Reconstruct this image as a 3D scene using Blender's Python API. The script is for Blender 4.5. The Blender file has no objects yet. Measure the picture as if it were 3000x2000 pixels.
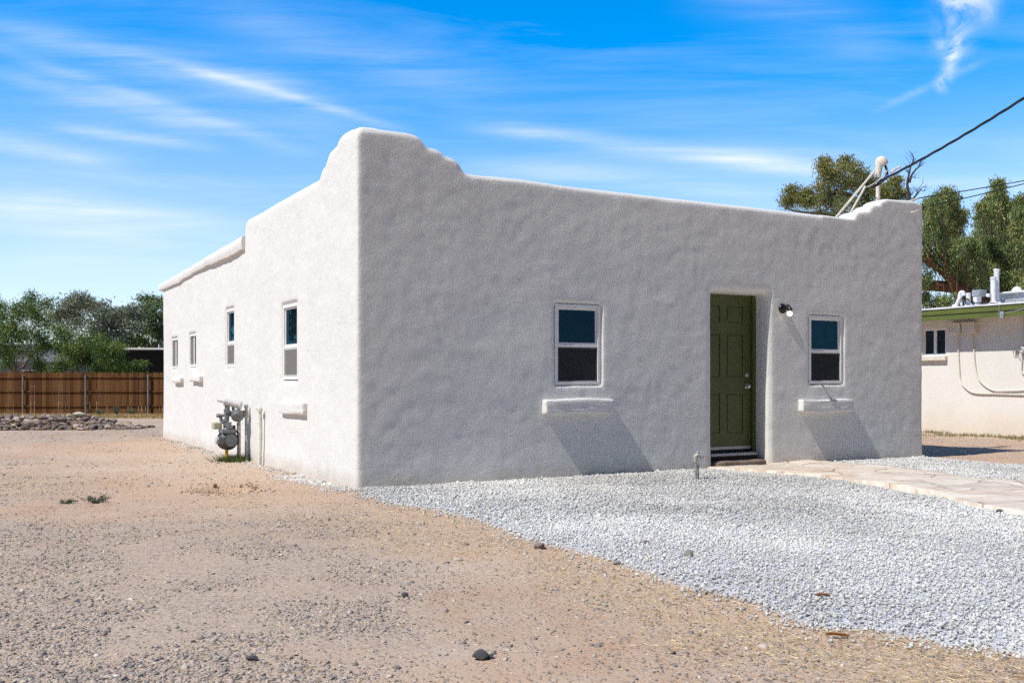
import bpy, bmesh, math, random
import numpy as np
from mathutils import Vector, Matrix, Quaternion

random.seed(7)
RNG = np.random.default_rng(11)
C = bpy.context.scene.collection
SC = bpy.context.scene

# ------------------------------------------------------------------ camera model
F = 2911.0; CX = 1500.0; HY = 1115.0; EYE = 1.15      # lens in photo pixels, horizon row, eye height
def gp(px, py, z=0.0):
    Y = (EYE - z) * F / (py - HY)
    return ((px - CX) / F * Y, Y)
def p3(px, py, Y):
    return Vector(((px - CX) / F * Y, Y, EYE + (HY - py) / F * Y))
ANG = math.atan2(.4885, .8726)
AX = Vector((.8726, .4885, 0)); AY = Vector((-.4885, .8726, 0))
HO = Vector((-1.63, 10.46, 0))
NX, NY_ = gp(3000, 1281)
NO = Vector((NX, NY_, 0))
def ray_local(px, py, org):
    o = Vector((0, 0, EYE)) - org
    d = Vector(((px - CX) / F, 1, (HY - py) / F))
    return (Vector((o.dot(AX), o.dot(AY), o.z)), Vector((d.dot(AX), d.dot(AY), d.z)))
def wf(px, py, yo=0.0):             # front wall plane of the house -> (x, z)
    o, d = ray_local(px, py, HO); s = (yo - o.y) / d.y; p = o + d * s
    return p.x, p.z
def wl(px, py, xo=0.0):             # left wall plane -> (y, z)
    o, d = ray_local(px, py, HO); s = (xo - o.x) / d.x; p = o + d * s
    return p.y, p.z
def wn(px, py, xo=0.0):             # neighbour's wall plane -> (y, z)
    o, d = ray_local(px, py, NO); s = (xo - o.x) / d.x; p = o + d * s
    return p.y, p.z

# ------------------------------------------------------------------ noise
def vnoise(P, scale, seed):
    P = np.asarray(P, np.float64) * scale
    i = np.floor(P).astype(np.int64); f = P - i; f = f * f * (3 - 2 * f)
    D = P.shape[1]
    out = np.zeros(len(P))
    pr = [73856093, 19349663, 83492791]
    for c in range(2 ** D):
        w = np.ones(len(P)); h = np.full(len(P), seed * 1013904223 + 12345, np.int64)
        for d in range(D):
            b = (c >> d) & 1
            w = w * (f[:, d] if b else 1 - f[:, d])
            h = h ^ ((i[:, d] + b) * pr[d])
        h = (h ^ (h >> 13)) * 1274126177 & 0x7fffffff
        h = (h ^ (h >> 15)) * 2246822519 & 0x7fffffff
        h = h ^ (h >> 11)
        out += w * ((h & 0xffff) / 65535.0)
    return out
def fbm(P, scale, seed, octv=3, gain=.5):
    a = 1; t = 0; n = 0
    for k in range(octv):
        t = t + a * vnoise(P, scale * 2 ** k, seed + k * 17); n += a; a *= gain
    return t / n
def sstep(a, b, x):
    t = np.clip((x - a) / (b - a), 0, 1); return t * t * (3 - 2 * t)

def in_poly(X, Y, poly):
    r = np.zeros(X.shape, bool); n = len(poly)
    for k in range(n):
        x1, y1 = poly[k]; x2, y2 = poly[(k + 1) % n]
        if y1 == y2: continue
        c = ((y1 > Y) != (y2 > Y)) & (X < (x2 - x1) * (Y - y1) / (y2 - y1) + x1)
        r ^= c
    return r
def dist_line(X, Y, pts, closed=False):
    d = np.full(X.shape, 1e9); n = len(pts)
    for k in range(n if closed else n - 1):
        x1, y1 = pts[k]; x2, y2 = pts[(k + 1) % n]
        L2 = (x2 - x1) ** 2 + (y2 - y1) ** 2 + 1e-12
        t = np.clip(((X - x1) * (x2 - x1) + (Y - y1) * (y2 - y1)) / L2, 0, 1)
        d = np.minimum(d, np.hypot(X - x1 - t * (x2 - x1), Y - y1 - t * (y2 - y1)))
    return d
def sdf_poly(X, Y, pts):
    return np.where(in_poly(X, Y, pts), -1, 1) * dist_line(X, Y, pts, True)

# ------------------------------------------------------------------ object helpers
def link(name, me, mat=None, parent=None, smooth=False):
    o = bpy.data.objects.new(name, me); C.objects.link(o)
    if mat: me.materials.append(mat)
    if parent: o.parent = parent
    if smooth: me.shade_smooth()
    return o
def np_mesh(name, V, Fc, mat, parent=None, smooth=False, attrs=None):
    me = bpy.data.meshes.new(name)
    V = np.ascontiguousarray(V, np.float32); Fc = np.ascontiguousarray(Fc, np.int32)
    n = Fc.shape[1]
    me.vertices.add(len(V)); me.vertices.foreach_set('co', V.ravel())
    me.loops.add(Fc.size); me.loops.foreach_set('vertex_index', Fc.ravel())
    me.polygons.add(len(Fc))
    me.polygons.foreach_set('loop_start', np.arange(0, Fc.size, n, dtype=np.int32))
    me.update(calc_edges=True)
    for k, v in (attrs or {}).items():
        a = me.attributes.new(k, 'FLOAT', 'POINT'); a.data.foreach_set('value', np.ascontiguousarray(v, np.float32))
    return link(name, me, mat, parent, smooth)
def bobj(name, bm, mat, parent=None, smooth=False):
    bmesh.ops.recalc_face_normals(bm, faces=bm.faces)
    me = bpy.data.meshes.new(name); bm.to_mesh(me); bm.free()
    o = link(name, me, mat, parent)
    if smooth:
        me.shade_smooth()
        try: me.set_sharp_from_angle(angle=math.radians(40))
        except Exception: pass
    return o
def thing(name, label, cat, loc=(0, 0, 0), rz=0.0, group=None):
    o = bpy.data.objects.new(name, None); C.objects.link(o)
    o.location = loc; o.rotation_euler = (0, 0, rz); o.empty_display_size = .1
    return tag(o, label, cat, group)
def tag(o, label, cat=None, group=None):
    o['label'] = label
    if cat: o['category'] = cat
    if group: o['group'] = group
    return o
def kind(o, k): o['kind'] = k; return o
def B(): return bmesh.new()
def box(bm, x0, x1, y0, y1, z0, z1, bev=0.0, seg=2):
    r = bmesh.ops.create_cube(bm, size=1.0)['verts']
    for v in r:
        v.co = Vector(((x0 + x1) / 2 + v.co.x * (x1 - x0), (y0 + y1) / 2 + v.co.y * (y1 - y0), (z0 + z1) / 2 + v.co.z * (z1 - z0)))
    if bev:
        es = list({e for v in r for e in v.link_edges})
        bmesh.ops.bevel(bm, geom=es, offset=bev, segments=seg, affect='EDGES', profile=.5)
def tube(bm, pts, rad, n=8, caps=True):
    pts = [Vector(p) for p in pts]
    rs = rad if isinstance(rad, (list, tuple)) else [rad] * len(pts)
    rings = []; up = None
    for i, p in enumerate(pts):
        t = (pts[min(i + 1, len(pts) - 1)] - pts[max(i - 1, 0)]).normalized()
        if up is None: up = t.orthogonal().normalized()
        up = (up - t * up.dot(t))
        up = up.normalized() if up.length > 1e-6 else t.orthogonal().normalized()
        s = t.cross(up)
        rings.append([bm.verts.new(p + (up * math.cos(a) + s * math.sin(a)) * rs[i]) for a in (2 * math.pi * k / n for k in range(n))])
    for a, b in zip(rings, rings[1:]):
        for k in range(n): bm.faces.new((a[k], a[(k + 1) % n], b[(k + 1) % n], b[k]))
    if caps:
        bm.faces.new(rings[0][::-1]); bm.faces.new(rings[-1])
def spline(pts, n=8):
    pts = [Vector(p) for p in pts]; P = [pts[0] * 2 - pts[1]] + pts + [pts[-1] * 2 - pts[-2]]; out = []
    for i in range(1, len(P) - 2):
        for k in range(n):
            t = k / n; a, b, c, d = P[i - 1], P[i], P[i + 1], P[i + 2]
            out.append(.5 * ((2 * b) + (c - a) * t + (2 * a - 5 * b + 4 * c - d) * t * t + (3 * b - a - 3 * c + d) * t ** 3))
    return out + [pts[-1]]
def lathe(bm, prof, org, axis, n=20):
    org = Vector(org); axis = Vector(axis).normalized(); u = axis.orthogonal().normalized(); w = axis.cross(u)
    rings = [[bm.verts.new(org + axis * h + (u * math.cos(2 * math.pi * k / n) + w * math.sin(2 * math.pi * k / n)) * max(r, 1e-4)) for k in range(n)] for r, h in prof]
    for a, b in zip(rings, rings[1:]):
        for k in range(n): bm.faces.new((a[k], a[(k + 1) % n], b[(k + 1) % n], b[k]))
    bm.faces.new(rings[0][::-1]); bm.faces.new(rings[-1])
def ball(bm, c, r, sx=1, sy=1, sz=1, sub=2):
    for v in bmesh.ops.create_icosphere(bm, subdivisions=sub, radius=1)['verts']:
        v.co = Vector((c[0] + v.co.x * r * sx, c[1] + v.co.y * r * sy, c[2] + v.co.z * r * sz))

# ------------------------------------------------------------------ materials
class N:
    def __init__(s, name):
        s.m = bpy.data.materials.new(name); s.m.use_nodes = True; s.t = s.m.node_tree
        s.bsdf = s.t.nodes['Principled BSDF']; s.out = s.t.nodes['Material Output']
    def n(s, typ, **kw):
        nd = s.t.nodes.new('ShaderNode' + typ)
        for k, v in kw.items():
            if k in nd.inputs.keys(): s.set(nd.inputs[k], v)
            else: setattr(nd, k, v)
        return nd
    def set(s, sock, v):
        if isinstance(v, bpy.types.NodeSocket): s.t.links.new(v, sock)
        else: sock.default_value = (*v, 1) if isinstance(v, tuple) and len(v) == 3 and sock.type == 'RGBA' else v
    def pos(s, obj=False): return s.n('TexCoord').outputs['Object'] if obj else s.n('NewGeometry').outputs['Position']
    def noise(s, vec, scale, detail=3, rough=.55, dist=0.0):
        return s.n('TexNoise', Vector=vec, Scale=scale, Detail=detail, Roughness=rough, Distortion=dist).outputs['Fac']
    def math(s, op, a, b=0.0, c=0.0, clamp=False):
        nd = s.n('Math', operation=op, use_clamp=clamp)
        s.set(nd.inputs[0], a); s.set(nd.inputs[1], b); s.set(nd.inputs[2], c); return nd.outputs[0]
    def rng(s, v, a, b, c=0.0, d=1.0, smooth=False):
        nd = s.n('MapRange', interpolation_type='SMOOTHSTEP' if smooth else 'LINEAR')
        for k, x in enumerate((v, a, b, c, d)): s.set(nd.inputs[k], x)
        return nd.outputs[0]
    def mix(s, f, a, b, mode='MIX'):
        nd = s.n('Mix', data_type='RGBA', blend_type=mode)
        s.set(nd.inputs[0], f); s.set(nd.inputs[6], a); s.set(nd.inputs[7], b); return nd.outputs[2]
    def ramp(s, f, stops):
        nd = s.n('ValToRGB', Fac=f); e = nd.color_ramp.elements
        while len(e) < len(stops): e.new(.5)
        for k, (p, c) in enumerate(stops): e[k].position = p; e[k].color = (*c, 1)
        return nd.outputs[0]
    def attr(s, name): return s.n('Attribute', attribute_name=name).outputs['Fac']
    def bump(s, h, strength=.5, dist=.01, base=None):
        nd = s.n('Bump', Height=h, Strength=strength, Distance=dist)
        if base: s.set(nd.inputs['Normal'], base)
        return nd.outputs[0]
    def fin(s, col=None, rough=None, normal=None, **kw):
        if col is not None: s.set(s.bsdf.inputs['Base Color'], col)
        if rough is not None: s.set(s.bsdf.inputs['Roughness'], rough)
        if normal is not None: s.set(s.bsdf.inputs['Normal'], normal)
        for k, v in kw.items(): s.set(s.bsdf.inputs[k.replace('_', ' ')], v)
        return s.m

def simple(name, col, rough=.6, var=.12, scale=6.0, metal=0.0, bump=0.0, bscale=60.0, spec=.4):
    m = N(name); p = m.pos(True)
    f = m.noise(p, scale, 4)
    c = m.mix(m.rng(f, .3, .7), tuple(x * (1 - var) for x in col), tuple(min(1, x * (1 + var)) for x in col))
    nm = m.bump(m.noise(p, bscale, 3), .6, bump) if bump else None
    return m.fin(c, m.rng(f, .3, .7, rough * .85, min(1, rough * 1.15)), nm, Metallic=metal, Specular_IOR_Level=spec)

def m_stucco(name, col, fine=.007, amp=1.0):
    m = N(name); p = m.pos(True)
    big = m.noise(p, 1.1, 4); mid = m.noise(p, 7, 3)
    c = m.mix(m.rng(big, .35, .65), tuple(x * .965 for x in col), col)
    c = m.mix(m.rng(mid, .4, .7, 0, .35), c, tuple(x * .95 for x in col))
    streak = m.n('Mapping', Vector=p, Scale=(3.0, 3.0, .35)).outputs[0]
    c = m.mix(m.rng(m.noise(streak, 1.0, 4), .52, .75, 0, .3), c, tuple(x * y for x, y in zip(col, (.93, .91, .88))))
    pit = m.noise(p, 44, 3, .65)
    c = m.mix(m.rng(pit, .42, .30, 0, .45), c, tuple(x * .84 for x in col))
    z = m.n('SeparateXYZ', Vector=p).outputs[2]
    spl = m.math('MULTIPLY', m.rng(m.math('ADD', z, m.math('MULTIPLY', m.noise(p, 5, 4), -.28)), .06, -.10), .5)
    c = m.mix(spl, c, (.50, .42, .34))
    grain = m.noise(p, 36, 4, .75); coarse = m.noise(p, 21, 2, .5)
    h = m.math('ADD', m.math('MULTIPLY', grain, .8), m.math('MULTIPLY', coarse, .35))
    h = m.math('MULTIPLY', h, m.rng(m.noise(m.n('Mapping', Vector=p, Scale=(1., 1., 1.5)).outputs[0], 1.2, 4, .6), .40, .56, .30, 1.0))
    return m.fin(c, .9, m.bump(h, 1.0 * amp, fine), Specular_IOR_Level=.2)

M_STUCCO = m_stucco('white_stucco', (.74, .734, .716), .0095)
M_NSTUCCO = None
M_VINYL = simple('white_vinyl', (.80, .80, .80), .35, .03)
M_BLACK = simple('black_paint', (.012, .012, .013), .35, .2)
M_PIPE = simple('weathered_pipe', (.42, .40, .37), .55, .35, 25, .2, .002, 90)
M_PIPEW = simple('painted_pipe', (.66, .63, .57), .7, .2, 18, 0, .003, 60)
M_GREY = simple('grey_meter_paint', (.17, .185, .20), .45, .3, 14, .1)
M_DKGREY = simple('dark_meter_iron', (.075, .078, .083), .5, .3, 14, .1)
M_LTGREY = simple('pale_meter_paint', (.55, .55, .56), .5, .15, 20)
M_YEL = simple('yellow_coated_pipe', (.75, .42, .03), .5, .15)
M_BRASS = simple('rusty_brass', (.30, .17, .08), .5, .4, 40, .3)
M_STEEL = simple('galvanised_steel', (.40, .42, .44), .45, .2, 15, .5)
M_NICKEL = simple('satin_nickel', (.62, .60, .57), .25, .05, 6, .9)
M_CREAM = simple('cream_paint', (.66, .61, .53), .6, .12)
M_WIRE = simple('black_cable', (.016, .016, .02), .55, .2)
M_WIREW = simple('pale_wire', (.5, .5, .48), .5, .2)
M_ROOFW = simple('white_roof_coating', (.70, .71, .73), .7, .18, 2.5, 0, .01, 20)
M_FASCIA = simple('olive_fascia_paint', (.112, .138, .028), .55, .12, 3)
M_DARKIN = simple('hood_shade', (.012, .012, .012), .9, .1)
M_NAVY = simple('navy_siding', (.010, .013, .022), .8, .3, 3)
M_BARK = simple('grey_bark', (.15, .125, .10), .9, .4, 8, 0, .02, 12)
M_BARKR = simple('reddish_bark', (.19, .095, .05), .9, .5, 5, 0, .04, 9)
M_BARKD = simple('dead_wood', (.05, .04, .04), .9, .3, 8)

def m_glass(name, tint, fac):
    m = N(name)
    nb_ = m.bump(m.noise(m.pos(True), 2.2, 2), .25, .04)
    g = m.n('BsdfGlossy', Color=tint, Roughness=.015, Normal=nb_).outputs[0]
    d = m.n('BsdfDiffuse', Color=(.008, .010, .012)).outputs[0]  # opaque near-black base painted in for the unlit room behind the pane
    fr = m.n('Fresnel', IOR=1.5).outputs[0]
    f = m.math('ADD', m.math('MULTIPLY', fr, .8), fac, clamp=True)
    mx = m.n('MixShader'); m.set(mx.inputs[0], f); m.set(mx.inputs[1], d); m.set(mx.inputs[2], g)
    m.t.links.new(mx.outputs[0], m.out.inputs[0]); return m.m
M_GLASS = m_glass('sky_tinted_glass', (.10, .42, .74), .14)  # blue of the mirrored sky put into the gloss colour
M_GLASS2 = m_glass('dark_interior_glass', (.5, .6, .62), .02)
def m_screen():
    m = N('insect_screen'); p = m.pos(True)
    f = m.noise(p, 5, 4)
    return m.fin(m.mix(f, (.018, .018, .02), (.055, .055, .058)), .6, Specular_IOR_Level=.3)
M_SCREEN = m_screen()
M_SCREENL = simple('sunlit_insect_screen', (.13, .125, .12), .7, .2, 6)

def m_door():
    m = N('olive_door_paint'); p = m.pos(True)
    f = m.noise(p, 5, 4)
    return m.fin(m.mix(m.rng(f, .3, .7), (.066, .080, .016), (.080, .094, .021)), .42, m.bump(m.noise(m.n('Mapping', Vector=p, Scale=(60., 60., 3.)).outputs[0], 1, 3), .25, .001))
M_DOOR = m_door()

def m_ground():
    m = N('dirt'); p = m.pos()
    big = m.noise(p, .35, 5, .6); mid = m.noise(p, 2.2, 5, .6); fine = m.noise(p, 28, 4, .65); tiny = m.noise(p, 110, 2, .6)
    tan = m.mix(m.rng(big, .42, .58), (.53, .395, .295), (.465, .305, .20))
    tan = m.mix(m.rng(mid, .4, .7, 0, .55), tan, (.54, .44, .355))
    org = m.mix(m.attr('orange'), tan, m.mix(m.rng(mid, .35, .65), (.535, .375, .265), (.49, .345, .245)))
    grey = m.mix(m.math('MULTIPLY', m.attr('grey'), m.rng(mid, .3, .6, .45, .95)), org, m.mix(m.rng(fine, .4, .6), (.36, .275, .21), (.51, .40, .31)))
    straw = m.mix(m.math('MULTIPLY', m.attr('straw'), m.rng(fine, .42, .62, 0, .6)), grey, (.56, .40, .255))
    vor = m.n('TexVoronoi', Vector=p, Scale=34.0)
    spk = m.math('MULTIPLY', m.rng(vor.outputs['Distance'], .34, .22), m.rng(m.noise(p, 1.3, 4), .36, .58, .12, 1))
    spc = m.ramp(m.n('SeparateColor', Color=vor.outputs['Color']).outputs[0], [(0, (.16, .14, .13)), (.5, (.30, .26, .23)), (.85, (.42, .36, .31)), (1, (.55, .5, .45))])
    straw = m.mix(m.math('MULTIPLY', spk, .8), straw, spc)
    gv = m.n('TexVoronoi', Vector=p, Scale=46.0)
    gcol = m.ramp(m.n('SeparateColor', Color=gv.outputs['Color']).outputs[0], [(0, (.36, .37, .40)), (.5, (.52, .53, .56)), (1, (.66, .66, .67))])
    gcol = m.mix(m.attr('dust'), gcol, (.80, .77, .73))
    col = m.mix(m.attr('gravel'), straw, gcol)
    col = m.mix(m.rng(tiny, .35, .65, 0, .35), col, m.mix(.5, col, (.25, .2, .16)))
    h = m.math('ADD', m.math('MULTIPLY', fine, .8), m.math('MULTIPLY', tiny, .35))
    h = m.math('ADD', h, m.math('MULTIPLY', spk, .5))
    return m.fin(col, .95, m.bump(h, .75, .018), Specular_IOR_Level=.1)
def m_stones(name, stops, rough=.8, attr='tint'):
    m = N(name); p = m.pos()
    c = m.ramp(m.attr(attr), stops)
    c = m.mix(m.rng(m.noise(p, 70, 3), .4, .65, 0, .35), c, m.mix(.5, c, (.55, .5, .45)))
    return m.fin(c, rough, m.bump(m.noise(p, 160, 3), .5, .003), Specular_IOR_Level=.25)

# ------------------------------------------------------------------ ground masks
GRAV_EDGE = [(1052, 1440), (1145, 1480), (1298, 1499), (1425, 1533), (1531, 1575), (1680, 1614), (1787, 1643), (1872, 1671), (1957, 1703), (2054, 1728), (2181, 1751),
             (2274, 1791), (2368, 1833), (2555, 1845), (2695, 1866), (2765, 1889), (2882, 1903), (3000, 1922), (3500, 2010)]
ge = [gp(*p) for p in GRAV_EDGE]
PATH_NEAR = [(2025, 1372), (2110, 1379), (2218, 1386), (2340, 1396), (2461, 1410), (2602, 1436), (2765, 1461), (2859, 1492), (3000, 1517), (3350, 1590), (3800, 1690)]
PATH_FAR = [(2030, 1368), (2090, 1360), (2248, 1354), (2370, 1359), (2475, 1365), (2602, 1377), (2720, 1392), (2835, 1408), (3000, 1419), (3400, 1455), (3900, 1500)]
pn = [gp(*p) for p in PATH_NEAR]; pf = [gp(*p) for p in PATH_FAR]
def hw(x, y=0.0): q = HO + AX * x + AY * y; return (q.x, q.y)
GRAVEL1 = ge + [pn[-1]] + pn[::-1] + [hw(4.6), hw(0.0)]
gfar = [gp(*p) for p in [(2475, 1365), (2602, 1377), (2720, 1392), (2835, 1408), (3000, 1419), (3400, 1455), (3400, 1392), (3000, 1366), (2835, 1354), (2720, 1345)]]
GRAVEL2 = gfar[:6] + gfar[6:] + [hw(8.9), hw(6.9)]
def gravel_sd(X, Y): return np.minimum(sdf_poly(X, Y, GRAVEL1), sdf_poly(X, Y, GRAVEL2))
DUST = [(1560, 1452, 110, 12), (1760, 1436, 120, 9), (1800, 1538, 110, 14), (2080, 1484, 120, 10), (2530, 1455, 120, 18), (2350, 1622, 120, 24), (1480, 1425, 110, 8), (1650, 1560, 80, 10)]
def dust_mask(X, Y):
    PX = CX + F * X / np.maximum(Y, .5); PY = HY + F * EYE / np.maximum(Y, .5)
    m = np.zeros_like(X)
    for a, b, ra, rb in DUST: m = np.maximum(m, np.exp(-(((PX - a) / ra) ** 2 + ((PY - b) / rb) ** 2) * 1.2))
    return m
HEAP_X0, HEAP_X1 = -14.2, -9.0
def heap_h(X, Y):
    u = np.clip((HEAP_X1 - X) / 1.6, 0, 1); prof = .05 + .29 * sstep(0, 1, u)
    v = 1 - ((Y - 24.6) / 1.5) ** 2
    e = sstep(HEAP_X0 - 1.2, HEAP_X0 + .8, X)
    return prof * np.clip(v, 0, 1) * (X < HEAP_X1 + .05) * e
HX, HYY = gp(655, 1440)
def gh(X, Y, rough=True):
    X = np.asarray(X, float); Y = np.asarray(Y, float)
    z = -.15 * sstep(22, 38, Y)
    if rough:
        P = np.stack([X, Y], 1); near = (np.abs(X) < 40) & (Y < 60)
        z = z + np.where(near, (fbm(P, .9, 3, 3) - .5) * .035 + (fbm(P, 5, 9, 2) - .5) * .012, 0)
    z = z - .15 * sstep(1.15, .75, np.hypot((X - HX) / .26, (Y - HYY) / .17)) + .05 * np.exp(-(((X - HX - .1) / .8) ** 2 + ((Y - HYY - .35) / .3) ** 2))
    z = z + np.maximum(heap_h(X, Y) - .13, 0)
    near = (np.abs(X) < 25) & (Y < 20) & (Y > 1)
    g = np.zeros_like(X)
    if near.any():
        sd = gravel_sd(X[near], Y[near]); g[near] = sstep(.05, -.15, sd)
        zz = np.zeros_like(X); zz[near] = g[near] * .022 + .012 * g[near] * dust_mask(X[near], Y[near]); z = z + zz
    return z

def axis(dense0, dense1, step, lo, hi):
    a = list(np.arange(dense0, dense1, step)); s = step; x = a[-1]
    while x < hi: s *= 1.22; x += s; a.append(x)
    s = step; x = dense0; b = []
    while x > lo: s *= 1.22; x -= s; b.append(x)
    return np.array(b[::-1] + a)
gx = axis(-9.5, 12.5, .055, -2500, 2500); gy = axis(2.6, 25.0, .06, -800, 5000)
XX, YY = np.meshgrid(gx, gy, indexing='ij'); X = XX.ravel(); Y = YY.ravel()
Z = gh(X, Y); P2 = np.stack([X, Y], 1)
nx_, ny_ = len(gx), len(gy); idx = np.arange(nx_ * ny_).reshape(nx_, ny_)
FQ = np.stack([idx[:-1, :-1], idx[1:, :-1], idx[1:, 1:], idx[:-1, 1:]], -1).reshape(-1, 4)
near = (np.abs(X) < 30) & (Y < 22) & (Y > 1)
sd = np.full_like(X, 9.0); sd[near] = gravel_sd(X[near], Y[near])
PXs = CX + F * X / np.maximum(Y, .3); PYs = HY + F * EYE / np.maximum(Y, .3)
def straw_mask(X, Y, sd, PX, PY):
    n1 = fbm(np.stack([X, Y], 1), 1.6, 41, 3)
    a = sstep(np.where(Y < 6.5, 1.1, 1.9), .2, sd) * (sd > -.05) * (X > -2.2) * (Y < 12)
    pat = np.zeros_like(X)
    for q in [(700, 1465, 170, 22), (900, 1470, 110, 26), (420, 1350, 90, 8), (1350, 1550, 200, 50), (700, 1365, 110, 8), (200, 1440, 160, 30), (60, 1430, 110, 20)]:
        pat = np.maximum(pat, np.exp(-(((PX - q[0]) / q[2]) ** 2 + ((PY - q[1]) / q[3]) ** 2)))
    far = sstep(31, 33.5, Y) * (Y < 46) * (X < 0)
    return np.clip(np.maximum(a * 1.1, pat) * sstep(.30, .62, n1) * 1.3 + far * 1.0, 0, 1)
def grey_mask(X, Y, PX, PY, sd):
    n1 = fbm(np.stack([X, Y], 1), .55, 71, 3)
    a = sstep(1500, 900, PX + (PY - 1700) * -.7) * sstep(1470, 1540, PY)
    b = .75 * sstep(400, 100, PX) * sstep(1330, 1360, PY) + .55 * (PY < 1300)
    c = .5 * sstep(1700, 1850, PY) * sstep(1900, 1200, PX)
    return np.clip(np.maximum(np.maximum(a, b), c) * sstep(.33, .55, n1) * 1.15, 0, 1)
straw = straw_mask(X, Y, sd, PXs, PYs); grey = grey_mask(X, Y, PXs, PYs, sd)
orange = np.clip(np.exp(-(((PXs - 720) / 300) ** 2 + ((PYs - 1440) / 45) ** 2)) + np.exp(-(((PXs - 400) / 260) ** 2 + ((PYs - 1310) / 18) ** 2)) + .9 * sstep(.9, .1, sd) * (sd > 0) + .6 * (X > 5) * (Y > 12), 0, 1)
Mx = Matrix.Translation(HO)
ground = np_mesh('ground', np.stack([X, Y, Z], 1), FQ, m_ground(), None, True,
                 {'gravel': sstep(.03, -.04, sd), 'straw': straw, 'grey': grey * (1 - .8 * orange), 'orange': orange,
                  'dust': np.where(near, dust_mask(X, Y), 0) * .6})
kind(ground, 'structure')

# ------------------------------------------------------------------ stones (numpy scatter)
def ico(sub):
    bm = B(); bmesh.ops.create_icosphere(bm, subdivisions=sub, radius=1); bm.verts.ensure_lookup_table()
    V = np.array([v.co[:] for v in bm.verts]); Fc = np.array([[v.index for v in f.verts] for f in bm.faces]); bm.free(); return V, Fc
ICO1, ICO2 = ico(1), ico(2)
def variants(base, k, jit, seed):
    r = np.random.default_rng(seed); V, Fc = base; out = []
    for _ in range(k):
        n = r.normal(size=3); W = V * (1 + jit * (r.random((len(V), 1)) - .5) * 2)
        for _ in range(4):                       # chop flat facets
            n = r.normal(size=3); n /= np.linalg.norm(n); d = r.uniform(.62, .9); s = W @ n
            W = W - np.outer(np.maximum(s - d, 0), n)
        out.append(W)
    return out, Fc
def rotmats(n, r, tilt=1.0):
    q = r.normal(size=(n, 4)); q[:, 1:3] *= tilt; q /= np.linalg.norm(q, axis=1)[:, None]
    w, x, y, z = q.T
    return np.stack([np.stack([1 - 2 * (y * y + z * z), 2 * (x * y - z * w), 2 * (x * z + y * w)], -1),
                     np.stack([2 * (x * y + z * w), 1 - 2 * (x * x + z * z), 2 * (y * z - x * w)], -1),
                     np.stack([2 * (x * z - y * w), 2 * (y * z + x * w), 1 - 2 * (x * x + y * y)], -1)], 1)
def scatter(pos, size, base, jit, flat, seed, tint, tilt=.35):
    r = np.random.default_rng(seed); vs, Fc = variants(base, 14, jit, seed)
    R = rotmats(len(pos), r, tilt); pick = r.integers(0, len(vs), len(pos))
    S = size[:, None] * np.stack([r.uniform(.8, 1.25, len(pos)), r.uniform(.65, 1.0, len(pos)), flat * r.uniform(.75, 1.25, len(pos))], 1)
    nv = len(vs[0]); VV = np.empty((len(pos), nv, 3))
    for k, v in enumerate(vs):
        m = pick == k
        if m.any(): VV[m] = np.einsum('nij,nvj->nvi', R[m], v[None] * S[m][:, None, :]) + pos[m][:, None, :]
    FF = (Fc[None] + (np.arange(len(pos)) * nv)[:, None, None]).reshape(-1, 3)
    return VV.reshape(-1, 3), FF, np.repeat(tint, nv)
def join(parts):
    Vs, Fs, Ts, o = [], [], [], 0
    for V, Fc, T in parts: Vs.append(V); Fs.append(Fc + o); Ts.append(T); o += len(V)
    return np.concatenate(Vs), np.concatenate(Fs), np.concatenate(Ts)
def in_house(X, Y, m=.02):
    dx = X - HO.x; dy = Y - HO.y; a = dx * AX.x + dy * AX.y; b = dx * AY.x + dy * AY.y
    return (a > -m) & (b > -m) & (a < 8.9 + m) & (b < 11.25)
PATH_POLY = pn + pf[::-1]

r = np.random.default_rng(5)
n = 430000; X = r.uniform(-1.9, 11.5, n); Y = r.uniform(3.2, 14.8, n)
k = np.abs(X / Y) < .60; X, Y = X[k], Y[k]
sdv = gravel_sd(X, Y); edge = (fbm(np.stack([X, Y], 1), 3.0, 8, 3) - .5) * .22
keep = r.random(len(X)) < np.where(sdv + edge < 0, 1.0, .45 * np.exp(-np.maximum(sdv + edge, 0) / .09))
keep &= r.random(len(X)) < np.where(Y < 8, 1.0, .62)
keep &= ~in_house(X, Y) & ~in_poly(X, Y, PATH_POLY); X, Y, sdv = X[keep], Y[keep], sdv[keep]
nn = fbm(np.stack([X, Y], 1), .8, 31, 3); dm = dust_mask(X, Y)
size = (np.where(Y < 8, .0082, .0105) * np.exp(r.normal(0, .28, len(X))))
z = gh(X, Y) + size * .35 - dm * .004 + r.random(len(X)) * .008
tint = np.clip(r.normal(.56, .20, len(X)) - (nn - .5) * .9 + dm * .18, 0, .97)
tint[r.random(len(X)) < .012] = .995
na = Y < 6.6
parts = [scatter(np.stack([X, Y, z], 1)[na], size[na], ICO1, .25, .55, 3, tint[na], .35), scatter(np.stack([X, Y, z], 1)[~na], size[~na], ICO1, .25, .58, 4, tint[~na], .35)]
V, Fc, T = join(parts)
m_grav = m_stones('grey_gravel', [(0, (.30, .295, .29)), (.28, (.45, .445, .435)), (.55, (.585, .577, .557)), (.9, (.70, .69, .665)), (.985, (.78, .77, .75)), (1, (.60, .48, .30))], .75)
gravel = kind(np_mesh('gravel', V, Fc, m_grav, None, False, {'tint': T}), 'stuff')
gravel['label'] = 'pale grey crushed gravel spread over the front yard'

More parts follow.
